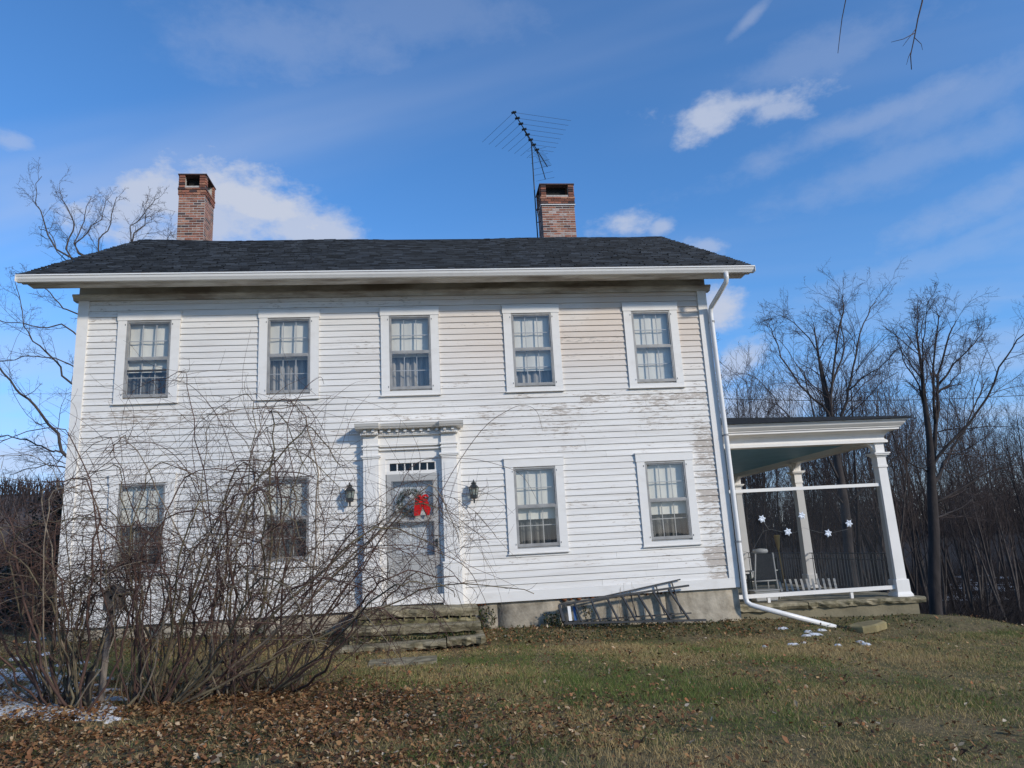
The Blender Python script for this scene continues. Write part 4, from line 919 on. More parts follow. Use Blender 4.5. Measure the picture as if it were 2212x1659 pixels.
# ------------------------------------------------------------------ roof aerial
an = thing('television_antenna', 'old television aerial on a thin mast strapped to the right chimney', 'antenna', (3.72, 5.0, 9.75))
b = MB(); b.tube([(3.70, 4.95, 9.55), (3.70, 5.0, 11.4), (3.72, 5.10, 13.05)], .018, 8); mast = b.build('mast', M_IRON, an, True)
for zz in (10.75, 10.35): b = MB(); b.tube([(3.70, 4.97, zz), (3.83, 4.99, zz+.04)], .012, 6); b.build('stand_off', M_IRON, mast)
BA, BB = Vector((2.98, 3.40, 13.0)), Vector((4.41, 6.45, 13.0)); bd = (BB-BA).normalized(); bn = Vector((bd.y, -bd.x, 0))
b = MB(); b.tube([BA, BB], .016, 8); boom = b.build('boom', M_IRON, an); b = MB(); b.tube([BA+bd*.95+Vector((0, 0, -.05)), BB-bd*.9+Vector((0, 0, -.12))], .011, 6); b.build('boom_brace', M_IRON, boom)
b = MB(); b.tube([BB-bd*1.15, BB-bd*.35+Vector((0, 0, -.62))], .014, 6); b.build('lower_boom', M_IRON, boom)
for i in range(8):
    t = .02+i*.092; p = BA.lerp(BB, t); L_ = 1.75-.17*i
    for s in (-1, 1):
        q = MB(); q.tube([p, p+(bd*.61+bn*.79*s)*L_], .0042, 5); q.build('element', M_ALU_D, an)
    q = MB(); q.bar(p-bn*.07, p+bn*.07, .05, .045); q.build('insulator', M_IRON, an)
for i in range(12):
    t = .72+i*.024; p = BA.lerp(BB, t); q = MB(); q.tube([p-bn*.16, p+bn*.16], .004, 5); q.build('short_element', M_ALU_D, an)
for i in range(6):
    t = i/5; p = (BB-bd*1.15).lerp(BB-bd*.35+Vector((0, 0, -.62)), t); q = MB(); q.tube([p-bn*.30, p+bn*.30], .004, 5); q.build('short_element', M_ALU_D, an)
# ------------------------------------------------------------------ bare trees
def vrand(r): return Vector((r.gauss(0, 1), r.gauss(0, 1), r.gauss(0, 1)))
def grow(out, p, d, L, r, lev, K, rg):
    """one branch and its children; out[level] collects (points, radii)"""
    n = max(3, min(9, int(L/K['seg'][lev])+2)); pts = [p.copy()]; rad = [r]; d = d.normalized(); q = p.copy(); tip = r*K['tip'][lev]
    for i in range(n):
        d = (d+vrand(rg)*K['wob'][lev]+Vector((0, 0, 1))*K['up'][lev]).normalized(); q = q+d*(L/n); pts.append(q.copy()); rad.append(r+(tip-r)*((i+1)/n)**.8)
    out[lev].append((pts, rad)); sprout(out, pts, rad, L, lev, K, rg)
def sprout(out, pts, rad, L, lev, K, rg, t0=None):
    if lev+1 >= len(out): return
    nc = K['n'][lev]; nc = max(1, int(nc*rg.uniform(.75, 1.25)+.5)); m = len(pts)-1; t0 = K['t0'][lev] if t0 is None else t0
    for c in range(nc):
        t = t0+(1-t0)*((c+rg.random())/nc); f = t*m; i = min(int(f), m-1); u = f-i
        p = pts[i].lerp(pts[i+1], u); r = (rad[i]*(1-u)+rad[i+1]*u)*rg.uniform(.3, .5); dd = (pts[i+1]-pts[i]).normalized()
        ax = dd.cross(vrand(rg)).normalized(); a = rg.uniform(*K['ang'][lev]); d2 = Matrix.Rotation(a, 3, ax) @ dd
        grow(out, p, d2, L*rg.uniform(*K['ratio'][lev])*(1-.45*t), max(r, K['rmin'][lev+1]), lev+1, K, rg)
KT = dict(seg=[.9, .7, .5, .3, .25], wob=[.05, .11, .15, .2, .25], up=[.02, .05, .06, .06, .05], tip=[.5, .3, .35, .5, .6], n=[8, 7, 8, 6], t0=[.35, .22, .15, .1],
          ang=[(.5, .9), (.45, .95), (.5, 1.1), (.5, 1.2)], ratio=[(.45, .7), (.4, .65), (.32, .6), (.35, .7)], rmin=[.05, .02, .009, .005, .0035])
def crown_mesh(out, levs, m, off, sides=4):
    V, F_ = [], []; b0 = 0
    for l in levs:
        if not out[l]: continue
        v, f = tubes_np([([tuple(p) for p in pts], rad) for pts, rad in out[l]], sides)
        V.append(v); F_.append(f+b0); b0 += len(v)
    return np_mesh('crown', np.concatenate(V), np.concatenate(F_), m, off, True)
def smooth_path(pts, n):
    """Catmull-Rom through the points"""
    P = [pts[0]+(pts[0]-pts[1])]+list(pts)+[pts[-1]+(pts[-1]-pts[-2])]; res = []
    for i in range(1, len(P)-2):
        for k in range(n):
            t = k/n; a, b_, c, d = P[i-1], P[i], P[i+1], P[i+2]
            res.append(.5*((2*b_)+(c-a)*t+(2*a-5*b_+4*c-d)*t*t+(3*b_-a-3*c+d)*t**3))
    return res+[pts[-1]]
def limb_tree(name, label, base, trunk, limbs, seed, K, m1, m2, group=None, thick=.62, depth=2.5, up_only=False, lead=0.):
    """tree whose trunk and main limbs are given; branches and twigs grow from them"""
    rg = random.Random(seed); t = thing(name, label, 'tree', base, group); out = [[], [], [], [], []]
    tp = smooth_path([Vector(p) for p, r in trunk], 3); tr_ = np.interp(np.linspace(0, 1, len(tp)), np.linspace(0, 1, len(trunk)), [r for p, r in trunk]).tolist()
    b = MB(); b.tube(tp, tr_, 12); b.build('trunk', m1, t, True)
    h0 = len(tp)*3//5
    paths = list(tp)
    if lead: sprout(out, tp[h0:], tr_[h0:], lead, 1, K, rg, .1)
    for pts, r0, r1 in limbs:
        dy = rg.uniform(-depth, depth); n = len(pts)
        w = [Vector(p)+Vector((0, dy*(i/(n-1)), 0)) for i, p in enumerate(pts)]
        near = min(paths, key=lambda q: (q.x-w[0].x)**2+(q.z-w[0].z)**2); oy = near.y-w[0].y; w = [near.copy()]+[q+Vector((0, oy, 0)) for q in w[1:]]
        sp = smooth_path(w, 3); m = len(sp); sp = [p+vrand(rg)*.03*min(1, i) for i, p in enumerate(sp)]
        paths += sp; r0 *= thick; rad = [r0+(r1*.8-r0)*(i/(m-1))**.6 for i in range(m)]
        b = MB(); b.tube(sp, rad, 9); b.build('limb', m1, t, True)
        L = sum((sp[i+1]-sp[i]).length for i in range(m-1)); sprout(out, sp, rad, L, 1, K, rg, .12)
    if up_only:                                  # this crown stays above the picture
        for l in range(5): out[l] = [q for q in out[l] if all((p-Vector(CAM)).dot(Vector(_U)) > .56*(p-Vector(CAM)).dot(Vector(_f)) for p in q[0])]
    o = place('crown', crown_mesh(out, (2, 3, 4), m2, wloc(t)), t, wloc(t)); o['kind'] = 'stuff'
    return t
def PL(pts, Y): return [onY(x, y, Y) for x, y in pts]

# the two tall trees beyond the porch
def onY1(x, y, Y): return onY(x, 1320-(1320-y)*(.945 if y < 1320 else 1), Y)
def PL1(pts, Y): return [onY1(x, y, Y) for x, y in pts]
K1 = dict(KT); K1['n'] = [8, 13, 9, 6]; K1['ratio'] = [(.45, .7), (.26, .5), (.3, .55), (.35, .6)]; K1['ang'] = [(.5, .9), (.4, .95), (.45, 1.), (.4, 1.1)]; K1['up'] = [.02, .04, .03, .03, .03]
gz = float(terrain(18.5, 16))
limb_tree('maple_tree', 'tall bare tree with several upright leaders rising above the porch roof', (18.4, 16, gz),
          [((18.6, 16, gz-.3), .27), (onY1(1842, 1250, 16), .22), (onY1(1825, 1080, 16), .19), (onY1(1806, 960, 16), .155), (onY1(1796, 900, 16), .125), (onY1(1778, 800, 16), .08), (onY1(1765, 715, 16), .045), (onY1(1757, 660, 16), .015)],
          [(PL1([(1800, 920), (1790, 830), (1793, 740), (1800, 650), (1795, 615)], 16), .16, .02),
           (PL1([(1812, 985), (1812, 896), (1824, 820), (1834, 745), (1848, 671), (1868, 624)], 16), .17, .02), (PL1([(1804, 940), (1784, 868), (1734, 825), (1689, 773), (1652, 703), (1640, 680)], 16), .12, .02),
           (PL1([(1815, 1020), (1760, 930), (1738, 890), (1715, 827), (1690, 790), (1640, 730)], 16), .11, .015), (PL1([(1760, 960), (1700, 885), (1668, 852), (1632, 806), (1600, 790)], 16), .08, .012),
           (PL1([(1815, 940), (1840, 870), (1880, 835), (1905, 815)], 16), .09, .012), (PL1([(1826, 830), (1850, 790), (1880, 770), (1895, 740)], 16), .07, .012), (PL1([(1795, 850), (1770, 720), (1730, 650), (1700, 625)], 16), .09, .012),
           (PL1([(1800, 800), (1825, 720), (1830, 640), (1838, 615)], 16), .09, .012), (PL1([(1825, 1090), (1880, 1010), (1925, 950), (1960, 880)], 16), .1, .012), (PL1([(1828, 1100), (1770, 1030), (1720, 1000)], 16), .09, .012)],
          21, K1, M_BARK, M_TWIG, lead=5.)
gz = float(terrain(19, 12))
limb_tree('oak_tree', 'tall bare tree standing at the right edge beyond the lawn', (19.1, 12, gz),
          [((19.15, 12, gz-.3), .27), (onY1(2022, 1320, 12), .22), (onY1(2018, 1150, 12), .20), (onY1(2013, 1040, 12), .17), (onY1(2008, 930, 12), .125), (onY1(1997, 840, 12), .09), (onY1(1990, 760, 12), .06), (onY1(1981, 690, 12), .03), (onY1(1984, 640, 12), .012)],
          [(PL1([(2016, 1000), (2034, 851), (2044, 773), (2076, 678), (2100, 640)], 12), .17, .02),
           (PL1([(2018, 1040), (2050, 990), (2082, 960), (2130, 900), (2177, 820), (2215, 760)], 12), .16, .02), (PL1([(2020, 1010), (2034, 947), (2098, 867), (2130, 773), (2162, 715), (2175, 700)], 12), .13, .02),
           (PL1([(2005, 880), (1985, 800), (1955, 740), (1940, 690)], 12), .09, .012), (PL1([(2034, 880), (2020, 760), (2030, 660), (2025, 625)], 12), .11, .015), (PL1([(2044, 790), (2090, 730), (2130, 690), (2140, 660)], 12), .08, .012),
           (PL1([(2012, 1010), (1980, 990), (1950, 970), (1935, 930)], 12), .07, .012), (PL1([(2020, 1090), (2080, 1040), (2140, 1000), (2210, 985)], 12), .10, .015), (PL1([(2020, 1110), (2070, 1095), (2130, 1070), (2200, 1020)], 12), .09, .015),
           (PL1([(2040, 830), (2075, 790), (2110, 760), (2125, 720)], 12), .08, .012), (PL1([(1998, 850), (1975, 770), (1962, 700), (1950, 640)], 12), .09, .012)],
          22, K1, M_BARKD, M_TWIG, lead=5.)
# the tree behind the left end of the house
K2 = dict(KT); K2['n'] = [8, 9, 6, 4]; K2['ratio'] = [(.45, .7), (.13, .27), (.35, .6), (.4, .65)]; K2['wob'] = [.05, .12, .2, .24, .26]; K2['up'] = [.02, .03, .05, .05, .04]; K2['ang'] = [(.5, .9), (.4, 1.0), (.5, 1.1), (.5, 1.2)]
gz = float(terrain(-8.5, 13)); TRK = [((-8.6, 13, gz-.3), .40), ((-8.8, 13, 2.2), .36), ((-9.2, 13, 4.4), .32), ((-9.6, 13, 7.0), .26), ((-9.8, 13, 9.5), .18), ((-9.9, 13, 11.5), .12)]
t2 = Vector((-9.2, 13, 4.0)); t3 = Vector((-9.5, 13, 6.5)); t4 = Vector((-9.8, 13, 9.4)); t5 = Vector((-9.9, 13, 11.3))
limb_tree('walnut_tree', 'bare spreading tree behind the left end of the house', (-8.6, 13, gz), TRK,
          [([t2]+PL([(145, 992), (108, 930), (50, 866), (0, 826), (-50, 770)], 13), .16, .04), ([Vector(onY(130, 985, 13))]+PL([(108, 972), (70, 958), (40, 946), (0, 939), (-40, 930)], 13), .08, .02),
           ([t3]+PL([(160, 830), (125, 780), (80, 742), (65, 707), (48, 617)], 13), .11, .015), ([t4]+PL([(166, 679), (125, 652), (92, 617), (60, 590), (37, 582)], 13), .08, .012),
           ([t3]+PL([(160, 792), (92, 777), (40, 790), (5, 808)], 13), .07, .012), ([t3]+PL([(166, 720), (110, 712), (67, 709), (20, 705), (0, 690)], 13), .08, .012),
           ([t5]+PL([(150, 559), (112, 512), (100, 466), (92, 450), (104, 394)], 13), .10, .012), ([t5]+PL([(157, 559), (160, 499), (152, 460), (135, 430), (128, 405)], 13), .10, .012),
           ([t5]+PL([(165, 540), (166, 480), (170, 440), (177, 400)], 13), .08, .012), ([t5]+PL([(172, 549), (190, 500), (217, 475), (235, 440)], 13), .08, .012), ([t4]+PL([(215, 540), (232, 499), (245, 450), (252, 421)], 13), .09, .012),
           ([t4]+PL([(277, 524), (300, 470), (293, 440), (285, 402)], 13), .09, .012), ([t4]+PL([(280, 520), (303, 466), (325, 445), (342, 424)], 13), .07, .012), ([t4]+PL([(250, 560), (330, 520), (345, 490), (350, 475)], 13), .06, .012),
           ([t5]+PL([(140, 560), (100, 500), (70, 480), (60, 470)], 13), .06, .012), ([t2]+PL([(130, 1010), (100, 1000), (50, 1010), (0, 1020)], 13), .07, .015)],
          23, K2, M_BARK, M_TWIG, depth=1.5, thick=.5)
# trees on the near side of the lawn: one reaches over the picture with two hanging twigs, the other is mirrored in the panes
K3 = dict(KT); K3['n'] = [8, 7, 6, 5]
gz = float(terrain(9.5, -17.5)); hang = Vector((5.5, -9.1, 6.9))
ot = limb_tree('overhanging_tree', 'bare tree beside the camera whose hanging twigs dip into the upper right sky', (9.5, -17.5, gz),
          [((9.5, -17.5, gz-.2), .30), ((9.45, -17.4, 1.2), .26), ((9.3, -17.2, 3.0), .22)],
          [([Vector((9.3, -17.2, 2.9)), Vector((9.2, -15.6, 5.6)), Vector((8.2, -12.6, 8.2)), Vector((6.9, -10.6, 9.3)), Vector((5.6, -9.3, 9.4)), Vector((4.7, -8.9, 9.2))], .13, .012),
           ([Vector((9.3, -17.2, 3.0)), Vector((10.6, -17.8, 5.2)), Vector((11.6, -18.4, 7.4)), Vector((12, -18.6, 8.8))], .12, .015), ([Vector((9.3, -17.2, 3.0)), Vector((9.0, -18.6, 5.4)), Vector((8.9, -19.6, 8.0)), Vector((8.6, -20, 9.5))], .12, .015)],
          31, K3, M_BARK, M_TWIG, depth=0.01, up_only=True)
b = MB()
tw = [([(5.62, -9.3, 9.4)]+[tuple(onY(x, y, -9)) for x, y in [(2000, -60), (1992, 5), (1983, 40), (1976, 78), (1967, 120), (1969, 150)]], .010), ([tuple(onY(1975, 72, -9)), tuple(onY(1952, 84, -9)), tuple(onY(1925, 91, -9))], .005),
      ([tuple(onY(1980, 60, -9)), tuple(onY(1965, 80, -9)), tuple(onY(1950, 100, -9))], .004), ([tuple(onY(1974, 80, -9)), tuple(onY(1990, 95, -9)), tuple(onY(1993, 108, -9))], .004), ([tuple(onY(1969, 110, -9)), tuple(onY(1963, 122, -9)), tuple(onY(1958, 140, -9))], .004),
      ([(4.75, -8.9, 9.2)]+[tuple(onY(x, y, -9)) for x, y in [(1832, -50), (1827, 0), (1819, 40), (1814, 80), (1810, 115)]], .007)]
for pts, r in tw: b.tube(pts, [r*(1-.6*i/(len(pts)-1)) for i in range(len(pts))], 5)
b.build('hanging_twigs', M_TWIG, ot, True)['kind'] = 'stuff'
def grown_tree(name, label, base, H, r0, seed, K, m1, m2, group=None):
    rg = random.Random(seed); t = thing(name, label, 'tree', base, group); out = [[], [], [], [], []]; p = Vector(base)
    grow(out, p-Vector((0, 0, .2)), Vector((rg.uniform(-.05, .05), rg.uniform(-.05, .05), 1)), H, r0, 0, K, rg)
    b = MB(); b.tube(*out[0][0], 9); b.build('trunk', m1, t, True)
    o = place('crown', crown_mesh(out, (1, 2, 3, 4), m2, wloc(t), 3), t, wloc(t)); o['kind'] = 'stuff'
    return t
K4 = dict(KT); K4['n'] = [14, 6, 5, 4]; K4['t0'] = [.3, .2, .15, .1]
grown_tree('front_yard_tree', 'bare yard tree behind the viewer mirrored in the window panes', (3.0, -27, float(terrain(3, -27))), 11.5, .22, 41, K4, M_BARK, M_TWIG)

# slender trees of the wood beyond the lawn
KF = dict(seg=[1.5, .9, .6, .4, .3], wob=[.03, .09, .14, .2, .2], up=[.03, .14, .10, .08, .05], tip=[.15, .3, .4, .5, .6], n=[20, 7, 4, 0], t0=[.3, .2, .15, .1],
          ang=[(.35, .75), (.4, .8), (.4, 1.), (.5, 1.2)], ratio=[(.22, .45), (.35, .6), (.4, .7), (.35, .7)], rmin=[.05, .016, .009, .006, .005])
WOOD_G = 'slender bare trees in the wood right of the house'
protos = []
for i in range(5):
    rg = random.Random(100+i); out = [[], [], [], []]
    grow(out, Vector((0, 0, -.4)), Vector((rg.uniform(-.06, .06), rg.uniform(-.06, .06), 1)), 13.5, (.09, .12, .15, .10, .13)[i], 0, KF, rg)
    if i in (1, 3): grow(out, Vector((0, 0, .2)), Vector((.22, rg.uniform(-.1, .1), 1)), 10.5, .10, 0, KF, rg)
    tb = MB()
    for pts, rad in out[0]: tb.tube(pts, rad, 7)
    protos.append((tb.mesh('trunk', (M_BARKD, M_BARK)[i % 2], (0, 0, 0), True), crown_mesh(out, (1, 2, 3), (M_TWIGR, M_TWIG)[i % 2], (0, 0, 0), 3)))
rg = random.Random(77); n_tree = 0
for i in range(104):
    px = 1530+(2300-1530)*((i+rg.random())/104); Y = rg.uniform(22, 62) if i % 3 else rg.uniform(20, 34)
    x = onY(px, 1100, Y)[0]; g = float(terrain(x, Y)); ztop = onY(px, rg.uniform(830, 1030), Y)[2]
    s = max(.45, min((ztop-g)/13.0, 1.5)); tm, cm = protos[rg.randrange(5)]
    zone = 0 if px < 1640 else 1 if px < 1780 else 2 if px < 1900 else 3 if px < 2010 else 4 if px < 2110 else 5
    if Y > 40: zone += 6
    t = thing('wood_tree', ('slender near-row bare tree ', 'slender far-off bare tree ')[zone//6]+('in the wood next to the downspout corner', 'in the wood behind the middle porch column', 'in the wood behind the right half of the porch screen', 'in the wood between front porch column and right tall tree', 'in the wood just right of the right tall tree', 'in the wood at the right edge of the picture')[zone % 6], 'tree', (x, Y, g), WOOD_G+(', nearer' if zone < 6 else ', farther')+' strip '+'abcdef'[zone % 6])
    t.rotation_euler = (rg.gauss(0, .05), rg.gauss(0, .05), rg.uniform(0, 6.28)); t.scale = (s*rg.uniform(.85, 1.1),)*2+(s,)
    for nm, me in (('trunk', tm), ('crown', cm)):
        o = bpy.data.objects.new(nm, me); COL.objects.link(o); o.parent = t
        if nm == 'crown': o['kind'] = 'stuff'
def thicket(name, label, n, place_fn, hmin, hmax, m, seed, r=.012, lean=.35):
    rg = random.Random(seed); polys = []
    for i in range(n):
        x, y = place_fn(rg); z = float(terrain(x, y)); h = rg.uniform(hmin, hmax)*rg.uniform(.6, 1); d = Vector((rg.gauss(0, lean), rg.gauss(0, lean), 1)).normalized()
        p = Vector((x, y, z-.1)); pts = [tuple(p)]; k = 4
        for j in range(k): d = (d+vrand(rg)*.16).normalized(); p = p+d*h/k; pts.append(tuple(p))
        polys.append((pts, [r*(1-.17*j) for j in range(k+1)]))
        for c in range(3):
            f = rg.uniform(.3, .9)*k; a = int(f); q = Vector(pts[a]).lerp(Vector(pts[a+1]), f-a); dd = (d+vrand(rg)*.55).normalized(); l = h*rg.uniform(.2, .4)
            polys.append(([tuple(q), tuple(q+dd*l*.5), tuple(q+dd*l+Vector((0, 0, .1*l)))], [r*.6, r*.5, r*.3]))
    V, F_ = tubes_np(polys, 3); o = place(name, np_mesh(name, V, F_, m), None); return tag(o, label, 'undergrowth', kind='stuff')
def wood_spot(rg):
    px = rg.uniform(1500, 2320); Y = rg.uniform(16, 62); return onY(px, 1200, Y)[0], Y
thicket('undergrowth', 'dense dark brush on the floor of the wood right of the house', 6000, wood_spot, .8, 3.8, M_TWIGR, 51, .015, .6)
def brow_spot(rg): return rg.uniform(13.5, 26), rg.uniform(5, 20)
thicket('brush', 'thin bare brush on the bank below the lawn', 320, brow_spot, 1.2, 3.2, M_TWIGR, 52, .010)

# far hills
def hill(name, cx, cy, lx, ly, h, m):
    nx, ny = 90, 50; xs = np.linspace(-1, 1, nx); ys = np.linspace(-1, 1, ny); X, Y = np.meshgrid(xs, ys)
    Z = h*np.clip(1-X**2, 0, 1)**.6*np.clip(1-Y**2, 0, 1)+.6*np.sin(X*23)*np.cos(Y*17)-6
    gi = np.arange(nx*ny).reshape(ny, nx); F_ = np.stack([gi[:-1, :-1], gi[:-1, 1:], gi[1:, 1:], gi[1:, :-1]], -1).reshape(-1, 4)
    return tag(place(name, np_mesh(name, np.c_[(cx+X*lx).ravel(), (cy+Y*ly).ravel(), Z.ravel()], F_, m, smooth=True), None), kind='structure')
M_HILL = mat('wooded_hillside', (.12, .09, .075), .95, (.065, .05, .044), .25, (1, 1, 1), (.35, .65), bump=1., bscale=1.2)
hill('hill', -95, 150, 120, 70, 23.0, M_HILL)
hill('hill', 130, 190, 170, 80, 8.5, mat('dark_wooded_hillside', (.034, .029, .026), .95, (.02, .017, .016), .25, (1, 1, 1), (.35, .65), bump=1., bscale=1.2))
rg = random.Random(61); polys = []
for i in range(2600):                            # twiggy skyline of the left hill
    t = rg.random(); x = -125+t*85; y = 88+rg.random()*62; xn, yn = (x+95)/120, (y-150)/70
    if abs(xn) > .98 or abs(yn) > .98: continue
    z = 23*(1-xn*xn)**.6*(1-yn*yn)-6; h = rg.uniform(2, 4.5); p = Vector((x, y, z-.5)); d = Vector((rg.gauss(0, .15), rg.gauss(0, .15), 1))
    polys.append(([tuple(p), tuple(p+d*h*.5), tuple(p+d*h+vrand(rg)*.3)], [.10, .07, .03]))
    for c in range(3):
        q = p+d*h*rg.uniform(.3, .8); e = (d+vrand(rg)*.45)*h*rg.uniform(.25, .45); polys.append(([tuple(q), tuple(q+e*.6), tuple(q+e)], [.05, .04, .02]))
for i in range(2400):
    x = 20+rg.random()*150; y = 112+rg.random()*60; xn, yn = (x-130)/170, (y-190)/80
    if abs(yn) > .98: continue
    z = 8.5*(1-xn*xn)**.6*(1-yn*yn)-6; h = rg.uniform(4, 11); p = Vector((x, y, z-.5)); d = Vector((rg.gauss(0, .12), rg.gauss(0, .12), 1))
    polys.append(([tuple(p), tuple(p+d*h*.5), tuple(p+d*h+vrand(rg)*.3)], [.14, .09, .03]))
    for c in range(4):
        q = p+d*h*rg.uniform(.3, .85); e = (d+vrand(rg)*.4)*h*rg.uniform(.2, .4); polys.append(([tuple(q), tuple(q+e*.6), tuple(q+e)], [.05, .04, .02]))
V, F_ = tubes_np(polys, 3); tag(place('distant_wood', np_mesh('distant_wood', V, F_, M_TWIGR), None), 'far-off bare woods along the hills on the horizon', 'wood', kind='stuff')

# overhead wire
b = MB(); wa, wb = onY(1480, 858, 24), onY(2330, 846, 24); pts = [tuple(np.array(wa)*(1-t)+np.array(wb)*t-np.array([0, 0, .35*4*t*(1-t)])) for t in np.linspace(0, 1, 16)]
uw = thing('overhead_wire', 'single utility wire crossing the sky above the porch roof', 'wire', tuple(wa)); b.tube(pts, .018, 5); b.build('cable', M_WIRE, uw)
# ------------------------------------------------------------------ big tangled shrub left of the door
SHRUB_Y = -5.3
def bez(p0, p1, p2, p3, n):
    return [p0*(1-t)**3+p1*3*t*(1-t)**2+p2*3*t*t*(1-t)+p3*t**3 for t in [i/n for i in range(n+1)]]
def wiggle(pts, rg, a):
    ph = [rg.uniform(0, 6.28) for _ in range(6)]; n = len(pts)
    return [p+Vector((math.sin(i*.9+ph[0])+.6*math.sin(i*2.1+ph[1]), math.sin(i*.8+ph[2])+.6*math.sin(i*1.9+ph[3]), math.sin(i*1.0+ph[4])*.7+.5*math.sin(i*2.3+ph[5])))*a*min(1, i/3)+vrand(rg)*.012*min(1, i/2) for i, p in enumerate(pts)]
def shrub(name, label, bases, targets, nstem, seed, ntw, extra=()):
    rg = random.Random(seed); bx, by = bases[0]; root = thing(name, label, 'shrub', (bx, by, float(terrain(bx, by))))
    fine, tan = [], []; tot = sum(t[4] for t in targets)
    for i in range(nstem):
        q = rg.uniform(0, tot)
        for tg in targets:
            q -= tg[4]
            if q <= 0: break
        Yt = SHRUB_Y+rg.gauss(0, .75); T = Vector(onY(rg.gauss(tg[0], tg[2]), rg.gauss(tg[1], tg[3]), Yt))
        base = min((bases[rg.randrange(len(bases))] for _ in range(2)), key=lambda b_: abs(b_[0]-T.x+.25)); x, y = base[0]+rg.gauss(0, .07), base[1]+rg.gauss(0, .07); P0 = Vector((x, y, float(terrain(x, y))-.05))
        H = max(.4, T.z-P0.z); hz = Vector((T.x-P0.x, T.y-P0.y, 0)); dirx = 1 if hz.x > rg.gauss(0, .5) else -1
        side = Vector((dirx*rg.uniform(.4, 1.3), rg.gauss(0, .35), 0))
        P1 = P0+hz*rg.uniform(.2, .6)+Vector((rg.gauss(0, .3), rg.gauss(0, .2), H*rg.uniform(.2, .5))); P2 = T-side*rg.uniform(.2, .6)+Vector((0, 0, -H*rg.uniform(-.05, .12)))
        drop = rg.uniform(.05, 1.)*min(.8, H*.5); reach = rg.uniform(.25, 1.0); over = [T+side*reach*f-Vector((0, 0, drop*f*f)) for f in (.2, .45, .7, .9, 1.)]
        pts = wiggle(bez(P0, P1, P2, T, 13)+over, rg, rg.uniform(.012, .04)); r0 = rg.uniform(.008, .020)
        m = len(pts); rad = [r0*(1-.72*(k/(m-1))**.8) for k in range(m)]
        b = MB(); b.tube(pts, rad, 6); b.build('stem', M_VINEG if rg.random() < .55 else (M_VINE if rg.random() < .85 else M_VINET), root, True)
        for c in range(int(ntw*rg.uniform(.6, 1.4))):
            t = rg.uniform(.30, .97)*(m-1); k = int(t); p = pts[k].lerp(pts[k+1], t-k); d = (pts[k+1]-pts[k]).normalized(); hv = vrand(rg); hv.z *= .55; d2 = (d*rg.uniform(.1, .8)+hv*.8).normalized()
            L = rg.uniform(.3, 1.9)*rg.uniform(.4, 1); n = 10; w = [p.copy()]; curl = vrand(rg)*.22; dr_ = rg.uniform(-.06, .12)
            for j in range(n): d2 = (d2+curl*rg.uniform(.5, 1.)-Vector((0, 0, dr_))+vrand(rg)*.06).normalized(); p = p+d2*L/n; w.append(p.copy())
            r1 = max(.0036, rad[k]*rg.uniform(.32, .55)); (tan if rg.random() < .14 else fine).append(([tuple(v) for v in w], [r1*(1-.6*j/n) for j in range(n+1)]))
            for c2 in range(rg.randint(1, 4)):
                k2 = rg.randint(1, n-1); p2 = w[k2].copy(); d3 = (d2*.3+vrand(rg)).normalized(); L2 = L*rg.uniform(.25, .55); w2 = [p2.copy()]; curl = vrand(rg)*.3
                for j in range(4): d3 = (d3+curl*.6-Vector((0, 0, .06))).normalized(); p2 = p2+d3*L2/4; w2.append(p2.copy())
                fine.append(([tuple(v) for v in w2], [r1*.6*(1-.5*j/4) for j in range(5)]))
    for pts, Y0, Y1, r in extra:                 # long arching runners that stand out against the siding
        n = len(pts); w = smooth_path([Vector(onY(x, y, Y0+(Y1-Y0)*i/(n-1))) for i, (x, y) in enumerate(pts)], 5); b = MB(); b.tube(w, [r*(1-.65*i/(len(w)-1)) for i in range(len(w))], 5); b.build('runner', M_VINE, root, True)
    for nm, po, m in (('twigs', fine, M_VINE), ('dry_twigs', tan, M_VINET)):
        V, F_ = tubes_np(po, 3); o = place(nm, np_mesh(nm, V, F_, m, wloc(root), True), root, wloc(root)); o['kind'] = 'stuff'
    return root
